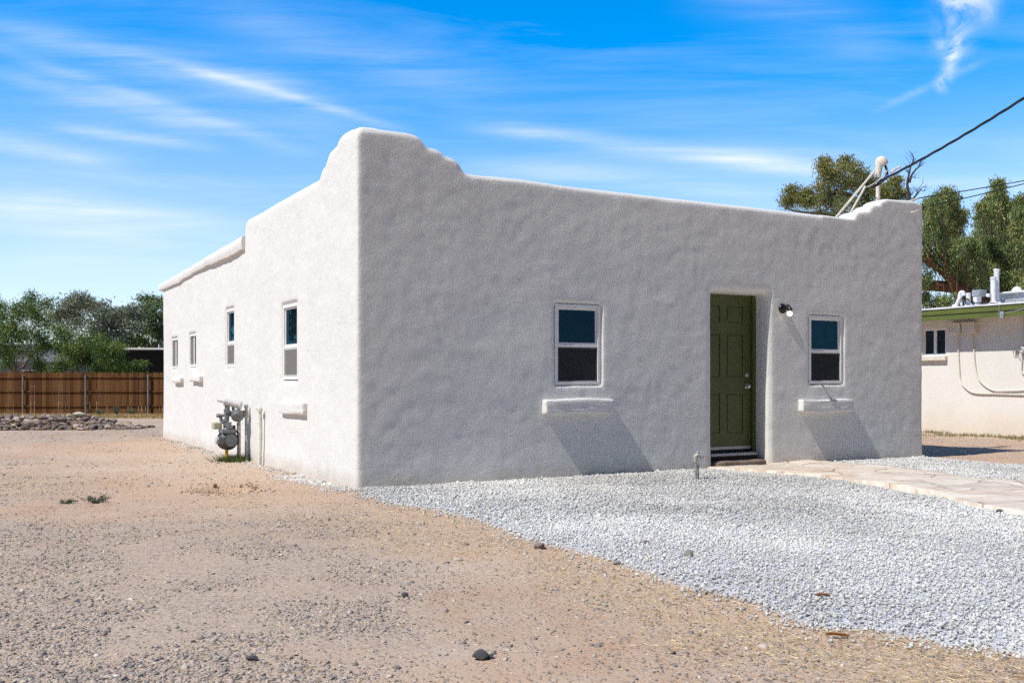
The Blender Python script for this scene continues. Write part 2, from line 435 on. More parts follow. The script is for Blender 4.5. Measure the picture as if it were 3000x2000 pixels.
n = 900000; Y = 3.3 + (r.random(n) ** 1.6) * 22; X = r.uniform(-.60, .60, n) * Y
sdv = np.full(n, 9.0); kk = Y < 18; sdv[kk] = gravel_sd(X[kk], Y[kk])
PX = CX + F * X / Y; PY = HY + F * EYE / Y
g = grey_mask(X, Y, PX, PY, sdv); st = straw_mask(X, Y, sdv, PX, PY)
clus = fbm(np.stack([X, Y], 1), 2.4, 55, 3)
den = .022 + (.045 + .22 * g + .06 * st) * sstep(.30, .60, clus) * np.where(Y < 9, 1.15, .8)
keep = (r.random(n) < den) & (sdv > .05) & ~in_house(X, Y, .05) & ~in_poly(X, Y, PATH_POLY) & (heap_h(X, Y) < .02)
X, Y = X[keep], Y[keep]
size = np.minimum(.0060 * np.exp(r.normal(0, .50, len(X))), .024) * np.where(Y > 10, 1.3, 1.0)
z = gh(X, Y) + size * .06
tint = r.random(len(X))
V, Fc, T = scatter(np.stack([X, Y, z], 1), size, ICO1, .25, .36, 9, tint, .16); print('PEB', len(X))
m_peb = m_stones('river_pebbles', [(0, (.10, .095, .095)), (.2, (.22, .195, .18)), (.45, (.32, .26, .215)), (.75, (.43, .345, .285)), (.96, (.54, .455, .38)), (1, (.66, .60, .53))], .75)
peb = kind(np_mesh('pebbles', V, Fc, m_peb, None, False, {'tint': T}), 'stuff')
peb['label'] = 'small grey and brown pebbles strewn over the bare dirt'

n = 2600; yy = r.uniform(.0, 9.5, n) ** 1.0; yy = np.where(r.random(n) < .5, r.uniform(-.05, 1.9, n), yy); xx = -.05 - np.abs(r.normal(0, .16, n))
X = HO.x + AX.x * xx + AY.x * yy; Y = HO.y + AX.y * xx + AY.y * yy; size = .009 * np.exp(r.normal(0, .4, n)); z = gh(X, Y) + size * .3
V, Fc, T = scatter(np.stack([X, Y, z], 1), size, ICO1, .25, .6, 13, np.clip(r.normal(.62, .22, n), 0, .97), .3)
o = kind(np_mesh('rubble', V, Fc, m_grav, None, False, {'tint': T}), 'stuff'); o['label'] = 'pale stone chips strewn along the foot of the white side wall'
n = 130; aa = r.uniform(0, 6.28, n); rd = np.abs(r.normal(1.0, .35, n)); X = HX + np.cos(aa) * rd * .30; Y = HYY + np.sin(aa) * rd * .20
size = .0075 * np.exp(r.normal(0, .5, n)); V, Fc, T = scatter(np.stack([X, Y, gh(X, Y) + size * .4], 1), size, ICO1, .3, .75, 15, r.random(n), .6)
m_clod = m_stones('dirt_clod', [(0, (.17, .10, .06)), (.6, (.36, .22, .135)), (1, (.50, .33, .22))], .95)
o = kind(np_mesh('dirt_clods', V, Fc, m_clod, None, False, {'tint': T}), 'stuff'); o['label'] = 'crumbly brown dirt clods round the small dug hole'
# dry straw litter
n = 150000; Y = 3.6 + (r.random(n) ** 1.4) * 13; X = r.uniform(-.58, .58, n) * Y
sdv = gravel_sd(X, Y); PX = CX + F * X / Y; PY = HY + F * EYE / Y
st = straw_mask(X, Y, sdv, PX, PY)
keep = (r.random(n) < st * .42 + .012) & (sdv > 0) & ~in_house(X, Y, .03); X, Y = X[keep], Y[keep]; n = len(X)
L = r.uniform(.012, .05, n); a = r.uniform(0, 2 * np.pi, n); w = np.where(Y > 8, .0021, .0013); z0 = gh(X, Y) + .004
dx, dy = np.cos(a), np.sin(a); z1 = z0 + r.uniform(0, .4, n) * L * .6
V = np.stack([np.stack([X - dy * w, Y + dx * w, z0], 1), np.stack([X + dy * w, Y - dx * w, z0 + .002], 1), np.stack([X + dx * L, Y + dy * L, z1], 1), np.stack([X, Y, z0 + .005], 1)], 1)
FF = (np.array([[0, 1, 2], [0, 3, 2], [1, 2, 3]])[None] + (np.arange(n) * 4)[:, None, None]).reshape(-1, 3)
m_straw = m_stones('dry_straw', [(0, (.26, .17, .085)), (.5, (.46, .34, .19)), (1, (.66, .54, .36))], .7)
s_ = kind(np_mesh('straw', V.reshape(-1, 3), FF, m_straw, None, False, {'tint': np.repeat(r.random(n), 4)}), 'stuff')
s_['label'] = 'dry straw scattered on the dirt along the gravel edge'
del V, FF

# ------------------------------------------------------------------ flagstone path
def resample(pts, n):
    p = np.array(pts); s = np.r_[0, np.cumsum(np.hypot(*np.diff(p, axis=0).T))]; t = np.linspace(0, s[-1], n)
    return np.stack([np.interp(t, s, p[:, 0]), np.interp(t, s, p[:, 1])], 1)
na_, nb_ = 260, 42
A = resample(pn, na_); Bp = resample(pf, na_)
jit = (fbm(A, 2.2, 77, 5, .65) - .5) * .30; A = A + np.stack([jit * .3, jit], 1)
tt = np.linspace(0, 1, nb_)[None, :, None]
G = A[:, None, :] * (1 - tt) + Bp[:, None, :] * tt
gxy = G.reshape(-1, 2); zz = gh(gxy[:, 0], gxy[:, 1], False) * 0 + .055 + (fbm(gxy, 1.5, 88, 3) - .5) * .05 + (fbm(gxy, 7, 89, 2) - .5) * .012
zz = zz.reshape(na_, nb_); zz += ((fbm(np.floor(gxy * 3.2) + .5, 1.0, 93, 1) - .5) * .022).reshape(na_, nb_)
top = np.concatenate([G, zz[..., None]], -1)
sk0 = top[:, :1].copy(); sk0[..., 2] = -.06; sk1 = top[:, -1:].copy(); sk1[..., 2] = -.06
top = np.concatenate([sk0, top, sk1], 1); idx = np.arange(na_ * (nb_ + 2)).reshape(na_, nb_ + 2)
FQ = np.stack([idx[:-1, :-1], idx[1:, :-1], idx[1:, 1:], idx[:-1, 1:]], -1).reshape(-1, 4)
def m_path():
    m = N('flagstone'); p = m.pos()
    w = m.n('VectorMath', operation='ADD'); m.set(w.inputs[0], p)
    nz = m.n('TexNoise', Vector=p, Scale=1.6, Detail=4.0).outputs['Color']
    sc_ = m.n('VectorMath', operation='SCALE'); m.set(sc_.inputs[0], nz); sc_.inputs['Scale'].default_value = .55
    m.t.links.new(sc_.outputs[0], w.inputs[1])
    mp = m.n('Mapping', Vector=w.outputs[0], Scale=(1.0, 1.5, .01)).outputs[0]
    ed = m.n('TexVoronoi', Vector=mp, Scale=1.35, feature='DISTANCE_TO_EDGE').outputs['Distance']
    ce = m.n('SeparateColor', Color=m.n('TexVoronoi', Vector=mp, Scale=1.35).outputs['Color']).outputs[0]
    c = m.ramp(ce, [(0, (.50, .39, .30)), (.35, (.58, .475, .385)), (.7, (.61, .53, .44)), (1, (.47, .405, .345))])
    layer = m.noise(m.n('Mapping', Vector=p, Scale=(2., 9., 1.)).outputs[0], 1.0, 5, .65)
    c = m.mix(m.rng(layer, .42, .62, 0, .75), c, (.72, .66, .60))
    c = m.mix(m.rng(m.noise(p, 3.5, 4), .55, .72, 0, .5), c, (.44, .29, .215))
    crk = m.math('MULTIPLY', m.rng(ed, .018, .004), m.rng(m.noise(p, 1.2, 3), .42, .55))
    c = m.mix(m.math('MULTIPLY', crk, .8), c, (.20, .13, .09))
    h = m.math('SUBTRACT', m.math('ADD', m.math('MULTIPLY', layer, .6), m.math('MULTIPLY', m.noise(p, 24, 4), .35)), m.math('MULTIPLY', crk, .6))
    return m.fin(c, .9, m.bump(h, .9, .022), Specular_IOR_Level=.2)
kind(np_mesh('path', top.reshape(-1, 3), FQ, m_path(), None, False), 'structure')

# ------------------------------------------------------------------ the house
house = thing('stucco_house', 'white stucco house with stepped parapet corner and olive front door, by the gravel yard', 'house', HO, ANG)
LX, LY = 8.88, 11.2
S = 3000 / 2352.0
TOPF = [(815, 292), (880, 297), (940, 305), (960, 311), (970, 322), (982, 337), (1000, 341), (1013, 347), (1020, 357), (1036, 361), (1050, 368), (1057, 378), (1064, 391), (1075, 399),
        (1190, 410), (1300, 425), (1520, 452), (1730, 475), (1905, 496), (1957, 503), (1961.5, 492), (1967, 486.5), (1991, 486), (1996, 476), (2002, 471.5), (2016, 470.5), (2020.5, 462.5), (2034, 457.5), (2095, 463), (2119, 470)]
pf2 = [wf(a * S, b * S, .03) for a, b in TOPF]
zc = pf2[0][1]
POLF = [(-2, zc)] + [(x, z) for x, z in pf2] + [(12, pf2[-1][1]), (12, -3), (-2, -3)]
TOPL = [(815, 292), (800, 297), (790, 302), (780, 314), (776, 326), (772, 332), (762, 340), (756, 347), (752, 362), (748, 375), (741, 383), (739, 392), (735, 406),
        (690, 432), (640, 460), (600, 484), (572, 499), (566, 506), (563, 546)]
pl2 = [wl(a * S, b * S, .03) for a, b in TOPL]
yb, zb0 = wl(563 * S, 546 * S); ye, zb1 = wl(372 * S, 655 * S)
POLL = [(-2, zc)] + pl2 + [(ye, zb1), (14, zb1 - .1), (14, -3), (-2, -3)]
H = .034
ax_ = np.arange(-.20, LX + .25, H); ay_ = np.arange(-.20, LY + .25, H); az_ = np.arange(-.25, zc + .2, H)
def smax(a, b, k):
    h = np.maximum(k - np.abs(a - b), 0) / k; return np.maximum(a, b) + h * h * k * .25
def smin(a, b, k): return -smax(-a, -b, k)
f32 = np.float32
xg = ax_[:, None, None].astype(f32); yg = ay_[None, :, None].astype(f32); zg = az_[None, None, :].astype(f32)
def rng_d(v, a, b): return np.maximum(a - v, v - b)
x2, z2 = np.meshgrid(ax_, az_, indexing='ij'); dF = sdf_poly(x2, z2, POLF).astype(f32)[:, None, :]
y2, z2 = np.meshgrid(ay_, az_, indexing='ij'); dL = sdf_poly(y2, z2, POLL).astype(f32)[None, :, :]
TH = .34
planx = rng_d(xg, 0, LX); plany = rng_d(yg, 0, LY)
plan = smax(planx + 0 * yg, plany + 0 * xg, .025)
D = smax(smax(planx, rng_d(yg, 0, TH), .025), dF, np.where(xg > 6.8, .035, .085).astype(f32))
D = np.minimum(D, smax(smax(rng_d(xg, 0, TH), plany, .025), dL, .13))
dR = np.maximum(dL, zg - (pf2[-1][1]))
D = np.minimum(D, smax(smax(rng_d(xg, LX - TH, LX), plany, .025), dR, .13))
D = np.minimum(D, smax(plan, zg - (2.62 - .03 * yg), .05))
def niche(x0, x1, y0, y1, z0, z1, k=.05):
    global D
    i0, i1 = np.searchsorted(ax_, [x0 - .3, x1 + .3]); j0, j1 = np.searchsorted(ay_, [y0 - .3, y1 + .3]); k0, k1 = np.searchsorted(az_, [z0 - .3, z1 + .3])
    b = smax(smax(rng_d(xg[i0:i1], x0, x1), rng_d(zg[:, :, k0:k1], z0, z1), .04), rng_d(yg[:, j0:j1], y0, y1), .02)
    D[i0:i1, j0:j1, k0:k1] = smax(D[i0:i1, j0:j1, k0:k1], -b, k)
def rectF(l, r_, t, b, yo=.03):
    cx = (l + r_) / 2; cy = (t + b) / 2
    return wf(l, cy, yo)[0], wf(r_, cy, yo)[0], wf(cx, b, yo)[1], wf(cx, t, yo)[1]
def rectL(l, r_, t, b, xo=.03):
    cx = (l + r_) / 2; cy = (t + b) / 2
    return wl(r_, cy, xo)[0], wl(l, cy, xo)[0], wl(cx, b, xo)[1], wl(cx, t, xo)[1]
WF1 = rectF(1624, 1758, 892, 1127); WF2 = rectF(2368, 2466, 925, 1124)
WL1 = rectL(831.5, 876, 890, 1112); WL2 = rectL(665.6, 690.4, 904.5, 1076)
WL3 = rectL(558.6, 578.5, 978, 1074); WL4 = rectL(506.4, 524.6, 990.5, 1078.6)
e = .002
for w in (WF1, WF2): niche(w[0] - e, w[1] + e, -.5, .62, w[2] - e, w[3] + e)
for w in (WL1, WL2, WL3, WL4):
    x0, x1, z0, z1 = w; niche(-.5, .62, x0 - e, x1 + e, z0 - e, z1 + e)
DR = .30
dxl = wf(2090, 1120)[0]; dxr = wf(2251, 1200)[0]; dzt = wf(2160, 857)[1]; dzb = .0
niche(dxl, dxr, -.5, DR + .25, -.6, dzt, .11)
# plinth bulge near the ground
# ---- surface nets
def surface_nets(D, ox, oy, oz, h):
    s = D < 0
    c = [s[i:s.shape[0] - 1 + i, j:s.shape[1] - 1 + j, k:s.shape[2] - 1 + k] for i in (0, 1) for j in (0, 1) for k in (0, 1)]
    al = c[0].copy(); an = c[0].copy()
    for q in c[1:]: al &= q; an |= q
    cells = an & ~al; I, J, K = np.nonzero(cells)
    vid = np.full(cells.shape, -1, np.int32); vid[I, J, K] = np.arange(len(I))
    acc = np.zeros((len(I), 3)); cnt = np.zeros(len(I))
    cor = [(i, j, k) for i in (0, 1) for j in (0, 1) for k in (0, 1)]
    for a in range(8):
        for b in range(a + 1, 8):
            df = [abs(cor[a][q] - cor[b][q]) for q in range(3)]
            if sum(df) != 1: continue
            va = D[I + cor[a][0], J + cor[a][1], K + cor[a][2]]; vb = D[I + cor[b][0], J + cor[b][1], K + cor[b][2]]
            m = (va < 0) != (vb < 0); t = np.where(m, va / np.where(m, va - vb, 1), 0)
            for q in range(3): acc[:, q] += m * (cor[a][q] + t * (cor[b][q] - cor[a][q]))
            cnt += m
    V = acc / cnt[:, None] + np.stack([I, J, K], 1)
    V = V * h + np.array([ox, oy, oz])
    Fs = []
    for ax in range(3):
        sl0 = [slice(None)] * 3; sl1 = [slice(None)] * 3; sl0[ax] = slice(0, -1); sl1[ax] = slice(1, None)
        a = s[tuple(sl0)]; b = s[tuple(sl1)]; ch = a != b
        i, j, k = np.nonzero(ch); u, v = [(1, 2), (2, 0), (0, 1)][ax]
        id_ = np.stack([i, j, k], 1)
        ok = (id_[:, u] > 0) & (id_[:, v] > 0) & (id_[:, u] < D.shape[u] - 1) & (id_[:, v] < D.shape[v] - 1)
        id_ = id_[ok]; fl = a[ch][ok]
        def at(du, dv):
            q = id_.copy(); q[:, u] += du; q[:, v] += dv; return vid[q[:, 0], q[:, 1], q[:, 2]]
        q = np.stack([at(-1, -1), at(0, -1), at(0, 0), at(-1, 0)], 1)
        q[~fl] = q[~fl][:, ::-1]; Fs.append(q)
    return V, np.concatenate(Fs)
V, FQ = surface_nets(D, ax_[0], ay_[0], az_[0], H)
# vertex normals from the field
ii = np.clip(((V - np.array([ax_[0], ay_[0], az_[0]])) / H), 1, np.array(D.shape) - 2.001); i0 = ii.round().astype(int)
gn = np.stack([D[i0[:, 0] + 1, i0[:, 1], i0[:, 2]] - D[i0[:, 0] - 1, i0[:, 1], i0[:, 2]], D[i0[:, 0], i0[:, 1] + 1, i0[:, 2]] - D[i0[:, 0], i0[:, 1] - 1, i0[:, 2]],
               D[i0[:, 0], i0[:, 1], i0[:, 2] + 1] - D[i0[:, 0], i0[:, 1], i0[:, 2] - 1]], 1)
gn /= np.linalg.norm(gn, axis=1)[:, None] + 1e-9
disp = (fbm(V, .75, 5, 2, .45) - .5) * .020 + (fbm(V * np.array([1, 1, 2.2]), 2.2, 25, 3, .6) - .5) * .0032 + (vnoise(V, 8.0, 45) - .5) * .0035 + (vnoise(V, 14.0, 46) - .5) * .0030
disp += .03 * np.exp(-np.maximum(V[:, 2], 0) / .18) * vnoise(V, 1.3, 99)
inner = (V[:, 0] > .12) & (V[:, 1] > .12) & (V[:, 2] < zc - 1.3)
disp[inner] *= .1
V = V + gn * disp[:, None]
wall = np_mesh('wall', V, FQ, M_STUCCO, house, True)
del D, dF, dL, dR, plan

# coping band on the low rear part of the left wall
bm = B(); n_ = 46
rows = []
for k in range(n_ + 1):
    t = k / n_; y = yb + (ye - yb) * t + (.0 if k < n_ else .03); zt = zb0 + (zb1 - zb0) * t + .012 * math.sin(k * .9) * random.random()
    hgt = .16 - .05 * t + .016 * math.sin(t * 9 + .6) + .006 * random.uniform(-1, 1); o = .055 + .010 * math.sin(t * 7)
    rows.append([bm.verts.new(q) for q in ((.25, y, zt + .03), (.02, y, zt + .035), (-o * .75, y, zt + .015), (-o, y, zt - .03), (-o, y, zt - hgt * .7), (-o * .8, y, zt - hgt), (.02, y, zt - hgt - .005), (.25, y, zt - hgt))])
for a, b in zip(rows, rows[1:]):
    for q in range(8): bm.faces.new((a[q], a[(q + 1) % 8], b[(q + 1) % 8], b[q]))
bm.faces.new(rows[0][::-1]); bm.faces.new(rows[-1])
bobj('coping', bm, M_STUCCO, house, True)

# windows -----------------------------------------------------------------
FR = .055
class Fx:     # maps window coordinates (u across, d inward, z) to house axes
    def __init__(s, side): s.side = side
    def box(s, bm, u0, u1, d0, d1, z0, z1, bev=.004):
        if s.side == 'F': box(bm, u0, u1, d0, d1, z0, z1, bev)
        else: box(bm, d0, d1, u0, u1, z0, z1, bev)
def frame_ring(fx, bm, u0, u1, z0, z1, w, d0, d1, bev=.004):
    fx.box(bm, u0, u1, d0, d1, z1 - w, z1, bev); fx.box(bm, u0, u1, d0, d1, z0, z0 + w, bev)
    fx.box(bm, u0, u0 + w, d0 + .0015, d1 - .0015, z0 + w - .002, z1 - w + .002, bev); fx.box(bm, u1 - w, u1, d0 + .0015, d1 - .0015, z0 + w - .002, z1 - w + .002, bev)
def hung_window(side, w, split, sunlit_side, label=None):
    fx = Fx(side); u0, u1, z0, z1 = w; zm = z0 + (z1 - z0) * split
    bm = B(); frame_ring(fx, bm, u0, u1, z0, z1, .042, .015, .10)
    fr = bobj('window', bm, M_VINYL, house)
    if label: fr['label'] = label
    bm = B(); frame_ring(fx, bm, u0 + .043, u1 - .043, zm - .012, z1 - .043, .022, .035, .07, .003); bobj('upper_sash', bm, M_VINYL, fr)
    bm = B(); frame_ring(fx, bm, u0 + .043, u1 - .043, z0 + .043, zm - .014, .036, .045, .085, .003)
    fx.box(bm, u0 + .043, u1 - .043, .022, .046, zm - .045, zm - .012, .003); bobj('lower_sash', bm, M_VINYL, fr)
    bm = B(); fx.box(bm, u0 + .06, u1 - .06, .050, .056, zm + .005, z1 - .06, 0); bobj('upper_pane', bm, M_GLASS, fr)
    bm = B(); fx.box(bm, u0 + .07, u1 - .07, .066, .072, z0 + .07, zm - .04, 0); bobj('lower_pane', bm, M_GLASS2, fr)
    bm = B(); frame_ring(fx, bm, u0 + .045, u1 - .045, z0 + .045, zm - .047, .016, .026, .038, .002); bobj('screen_frame', bm, M_LTGREY if sunlit_side else M_DKGREY, fr)  # frame colour also paler on the sunlit wall, darker on the shaded one
    bm = B(); fx.box(bm, u0 + .060, u1 - .060, .031, .033, z0 + .060, zm - .062, 0)
    bobj('insect_screen', bm, M_SCRM if not sunlit_side else M_SCRML, fr)
def m_scr(name, col, a):
    m = N(name); d = m.n('BsdfDiffuse', Color=col).outputs[0]; t = m.n('BsdfTransparent').outputs[0]
    mx = m.n('MixShader'); m.set(mx.inputs[0], a); m.set(mx.inputs[1], t); m.set(mx.inputs[2], d)
    m.t.links.new(mx.outputs[0], m.out.inputs[0]); return m.m
M_SCRM = m_scr('shaded_mesh_screen', (.040, .043, .048), .93); M_SCRML = m_scr('sunlit_mesh_screen', (.20, .19, .18), .95)  # one mesh in two colours: shaded front copy, lighter sunlit copy for left wall
def slider_window(w):
    fx = Fx('L'); u0, u1, z0, z1 = w; um = (u0 + u1) / 2
    bm = B(); frame_ring(fx, bm, u0, u1, z0, z1, .04, .012, .09); fr = bobj('window', bm, M_VINYL, house)
    bm = B(); fx.box(bm, um - .03, um + .03, .03, .07, z0 + .038, z1 - .038); bobj('meeting_rail', bm, M_VINYL, fr)
    bm = B(); fx.box(bm, u0 + .035, um - .028, .05, .056, z0 + .035, z1 - .035, 0); bobj('fixed_pane', bm, M_GLASS2, fr)
    bm = B(); fx.box(bm, um + .028, u1 - .035, .066, .072, z0 + .035, z1 - .035, 0); bobj('sliding_pane', bm, M_GLASS2, fr)
    bm = B(); fx.box(bm, um + .028, u1 - .035, .034, .036, z0 + .035, z1 - .035, 0); bobj('insect_screen', bm, M_SCRML, fr)
hung_window('F', WF1, .515, False); hung_window('F', WF2, .50, False)
hung_window('L', WL1, .46, True); hung_window('L', WL2, .44, True)
slider_window(WL3); slider_window(WL4)

# ledges below the windows
def ledge(side, u0, u1, z0, z1, prot, seed):
    rr = random.Random(seed); bm = B()
    if side == 'F': box(bm, u0, u1, -prot, .06, z0, z1, .022, 3)
    else: box(bm, -prot, .06, u0, u1, z0, z1, .03 if u1 - u0 < .6 else .02, 3)
    bmesh.ops.subdivide_edges(bm, edges=[q for q in bm.edges if q.calc_length() > .06], cuts=5, use_grid_fill=True)
    for v in bm.verts:
        v.co += Vector((rr.uniform(-1, 1), rr.uniform(-1, 1), rr.uniform(-1, 1))) * .0035
        q = math.sin(v.co.x * 7 + v.co.y * 6 + seed) * .008; v.co.z += q
    bobj('ledge', bm, M_STUCCO, house, True)
def rF(l, r_, t, b, yo): return rectF(l, r_, t, b, yo)
q = rF(1597, 1796, 1168, 1211, -.06); ledge('F', *q, .085, 1)
q = rF(2349, 2499, 1170, 1207, -.06); ledge('F', *q, .085, 2)
q = rectL(817, 887, 1177, 1213, -.05); ledge('L', *q, .055, 3)
q = rectL(550, 578, 1100, 1117, -.10); ledge('L', *q, .075, 4)
q = rectL(499, 523, 1106, 1121, -.10); ledge('L', *q, .075, 5)

# door --------------------------------------------------------------------
yd = DR - .02
dr = wf(2199, 1100, yd)[0]; dcx = wf(2119, 1100, yd)[0]; dl = 2 * dcx - dr
zdt = wf(2150, 862, yd)[1]; zdb = wf(2150, 1316, yd)[1]
bm = B()
box(bm, dr, dr + .10, yd - .045, yd + .10, zdb - .06, zdt + .075, .004); box(bm, dl - .10, dl, yd - .045, yd + .10, zdb - .06, zdt + .075, .004)
box(bm, dl - .1, dr + .1, yd - .043, yd + .10, zdt, zdt + .073, .004)
door_frame = bobj('door_frame', bm, M_DOOR, house)
bm = B(); W_ = dr - dl; Hd = zdt - zdb
box(bm, dl + .003, dr - .003, yd + .012, yd + .045, zdb, zdt - .003, 0)
cols = [(dl + .115 * W_ / .81, dcx - .055), (dcx + .055, dr - .115 * W_ / .81)]
rowsz = [(.085, .40), (.475, .815), (.875, .955)]       # fractions of the height
rowsz = [(zdb + Hd * .105, zdb + Hd * .365), (zdb + Hd * .465, zdb + Hd * .745), (zdb + Hd * .815, zdb + Hd * .925)]
xs = [dl + .003, cols[0][0], cols[0][1], cols[1][0], cols[1][1], dr - .003]; zs = [zdb, rowsz[0][0], rowsz[0][1], rowsz[1][0], rowsz[1][1], rowsz[2][0], rowsz[2][1], zdt - .003]
for a in (0, 2, 4): box(bm, xs[a], xs[a + 1], yd, yd + .0135, zdb, zdt - .003, 0)
for c0, c1 in cols:
    for a in (0, 2, 4, 6): box(bm, c0, c1, yd + .0004, yd + .0135, zs[a], zs[a + 1], 0)
    for z0, z1 in rowsz: box(bm, c0 + .022, c1 - .022, yd + .003, yd + .0135, z0 + .022, z1 - .022, .006)
door = bobj('door', bm, M_DOOR, house)
bm = B(); hx = wf(2194, 1131, yd - .05)[0]; hz = wf(2194, 1131, yd - .05)[1]
lathe(bm, [(.034, 0), (.034, .008), (.013, .012), (.013, .030), (.024, .036), (.030, .05), (.028, .062), (.012, .068)], (hx, yd, hz), (0, -1, 0))
bobj('handle', bm, M_NICKEL, door, True)
bm = B(); z_ = wf(2191, 1098, yd)[1]
lathe(bm, [(.031, 0), (.031, .010), (.027, .018), (.010, .02)], (hx, yd, z_), (0, -1, 0)); box(bm, hx - .004, hx + .004, yd - .034, yd - .018, z_ - .014, z_ + .014, .002)
bobj('deadbolt', bm, M_NICKEL, door, True)
bm = B(); box(bm, dl + .01, dr - .01, yd - .012, yd - .0005, zdb + .004, zdb + .045, .003); bobj('kick_strip', bm, M_STEEL, door)
bm = B(); box(bm, dl - .02, dr + .02, yd - .12, yd + .06, zdb - .075, zdb - .035, .006); bobj('threshold', bm, M_STEEL, house)
M_SILLW = simple('dark_redwood', (.045, .022, .014), .7, .3, 8)
bm = B(); box(bm, dl - .02, dr + .02, yd - .105, yd + .06, zdb - .14, zdb - .077, .006); bobj('sill_board', bm, M_SILLW, house)
bm = B(); ball(bm, (0, 0, 0), .5, sub=4)
M_STEP = simple('red_step_stone', (.20, .145, .115), .85, .35, 5, 0, .015, 14)
for v in bm.verts:
    c = v.co * 2; q = Vector([math.copysign(abs(t) ** .35, t) for t in c])
    v.co = Vector(((dxl + dxr) / 2 + .0 + q.x * (dxr - dxl) * .47, yd - .165 + q.y * .145, (zdb - .16) / 2 + .0 + q.z * ((zdb - .13) / 2 + .02)))
    v.co += Vector((math.sin(v.co.z * 31 + v.co.x * 13), math.sin(v.co.x * 17 + 1), math.sin(v.co.x * 9 + v.co.y * 15))) * .008
bobj('doorstep', bm, M_STEP, house, True)

# wall lamp ---------------------------------------------------------------
lx, lz = wf(2292, 904, 0)
lamp = thing('wall_lamp', 'small black wall lamp with a lit round bulb, mounted beside the front door', 'lamp', HO + AX * lx + Vector((0, 0, lz)), ANG)
bm = B(); lathe(bm, [(.066, .012), (.066, -.012), (.058, -.022), (.02, -.028)], (0, 0, 0), (0, 1, 0), 24); bobj('back_plate', bm, M_BLACK, lamp, True)
bm = B(); tube(bm, [(0, -.02, 0), (.0, -.085, 0), (0.0, -.10, .0)], .017, 10); lathe(bm, [(.030, -.05), (.033, -.045), (.033, .04), (.028, .045)], (0, -.12, .0), (.0, -.75, -.66)); bobj('socket', bm, M_BLACK, lamp, True)
def m_emit(name, col, st):
    m = N(name); return m.fin((.9, .85, .75), .3, Emission_Color=col, Emission_Strength=st)
M_BULB = m_emit('lit_bulb', (1.0, .82, .6), 1.9)
bm = B(); ball(bm, (0, -.135, -.075), .037, sub=3); bobj('bulb', bm, M_BULB, lamp, True)

# service mast ------------------------------------------------------------
def loc_h(px, py, yo):
    x, z = wf(px, py, yo); return x, z
mx_, mzt = wf(2572, 472, .75)
mbase = HO + AX * mx_ + AY * .75
mast = thing('service_mast', 'cream electrical service mast with weatherhead and two braces on the roof', 'mast', mbase + Vector((0, 0, 2.6)), ANG)
def ml(px, py, yo): x, z = wf(px, py, yo); return Vector((x - mx_, yo - .75, z - 2.6))
bm = B(); tube(bm, [(0, 0, -.02), (0, 0, mzt - 2.6 - .12)], .032, 12); bobj('conduit', bm, M_CREAM, mast, True)
hd = ml(2582.5, 479, .73); had = Vector((-.52, -.18, .83)).normalized()
bm = B(); prof = [(.098, -.012), (.101, 0)] + [(.100 * math.cos(math.pi / 2 * k / 9), .115 * math.sin(math.pi / 2 * k / 9)) for k in range(1, 10)]
lathe(bm, prof, hd, had, 22); tube(bm, [Vector((0, 0, mzt - 2.6 - .32)), Vector((.0, 0, mzt - 2.6 - .20)), hd + had * .03 - Vector((.03, 0, 0))], [.045, .05, .06], 12)
bobj('weatherhead', bm, M_CREAM, mast, True)
bm = B(); lathe(bm, [(.086, -.016), (.088, -.0125)], hd, had, 22); bobj('hood_shade_disc', bm, M_DARKIN, mast)  # near-black disc painted as the shaded hollow of the hood
for a, b in ((((2563, 500, .73)), (2420, 672, 1.5)), ((2536, 545, 1.05), (2455, 690, 1.45))):
    bm = B(); tube(bm, [ml(*a), ml(*b)], .018, 8); bobj('brace', bm, M_CREAM, mast, True)
bm = B(); lathe(bm, [(.05, -.03), (.05, .03)], ml(2572, 527, .75), (0, 0, 1), 12); ball(bm, ml(2575, 534, .68), .035); bobj('clamp', bm, M_DKGREY, mast)
bm = B()
for o in (0, .03, .06):
    tube(bm, spline([hd + Vector((.02 + o * .4, -.03, -.02)), hd + Vector((.05 + o * .6, -.05, -.14)), hd + Vector((-.02 + o, -.06, -.24)), hd + Vector((-.20 + o, -.06, -.36)), hd + Vector((-.3 + o, -.05, -.40))], 5), .007, 6)
bobj('lead_wire', bm, M_WIRE, mast)
bm = B(); tube(bm, spline([ml(2540, 548, .9), ml(2556, 540, .70), ml(2580, 524, .66), ml(2595, 503, .62), ml(2608, 497, .6)], 5), .008, 6); tube(bm, spline([hd + Vector((.05, -.04, -.02)), hd + Vector((.06, -.06, -.12)), ml(2585, 515, .66), ml(2572, 530, .68)], 5), .009, 6); bobj('ground_wire', bm, M_WIREW, mast)

# overhead wires
m0 = p3(2576, 532, mbase.y - .1); pole = Vector((13.2, 9.2, 8.7))
def sag(a, b, s, n=40): return [a.lerp(b, k / n) + Vector((0, 0, -s * 4 * (k / n) * (1 - k / n))) for k in range(n + 1)]
def helix(pts, rr, turns, ph):
    out = []
    for k, p in enumerate(pts):
        a = ph + turns * 2 * math.pi * k / len(pts); out.append(p + Vector((math.cos(a) * .5, math.cos(a) * .5, math.sin(a))) * rr)
    return out
def gapw(px, py, Y): return p3(px, py, Y)
tgt = p3(3000, 288, 12.6); dirv = (tgt - m0); endp = m0 + dirv * 2.9 + Vector((0, 0, .79))
main = sag(m0, endp, .30, 120)
bm = B()
for ph in (0, 2.1, 4.2): tube(bm, helix(main, .012, 9, ph), .0095, 6)
sv = bobj('service_cable', bm, M_WIRE); tag(sv, 'thick twisted black cable rising from the service mast to the upper right', 'cable')
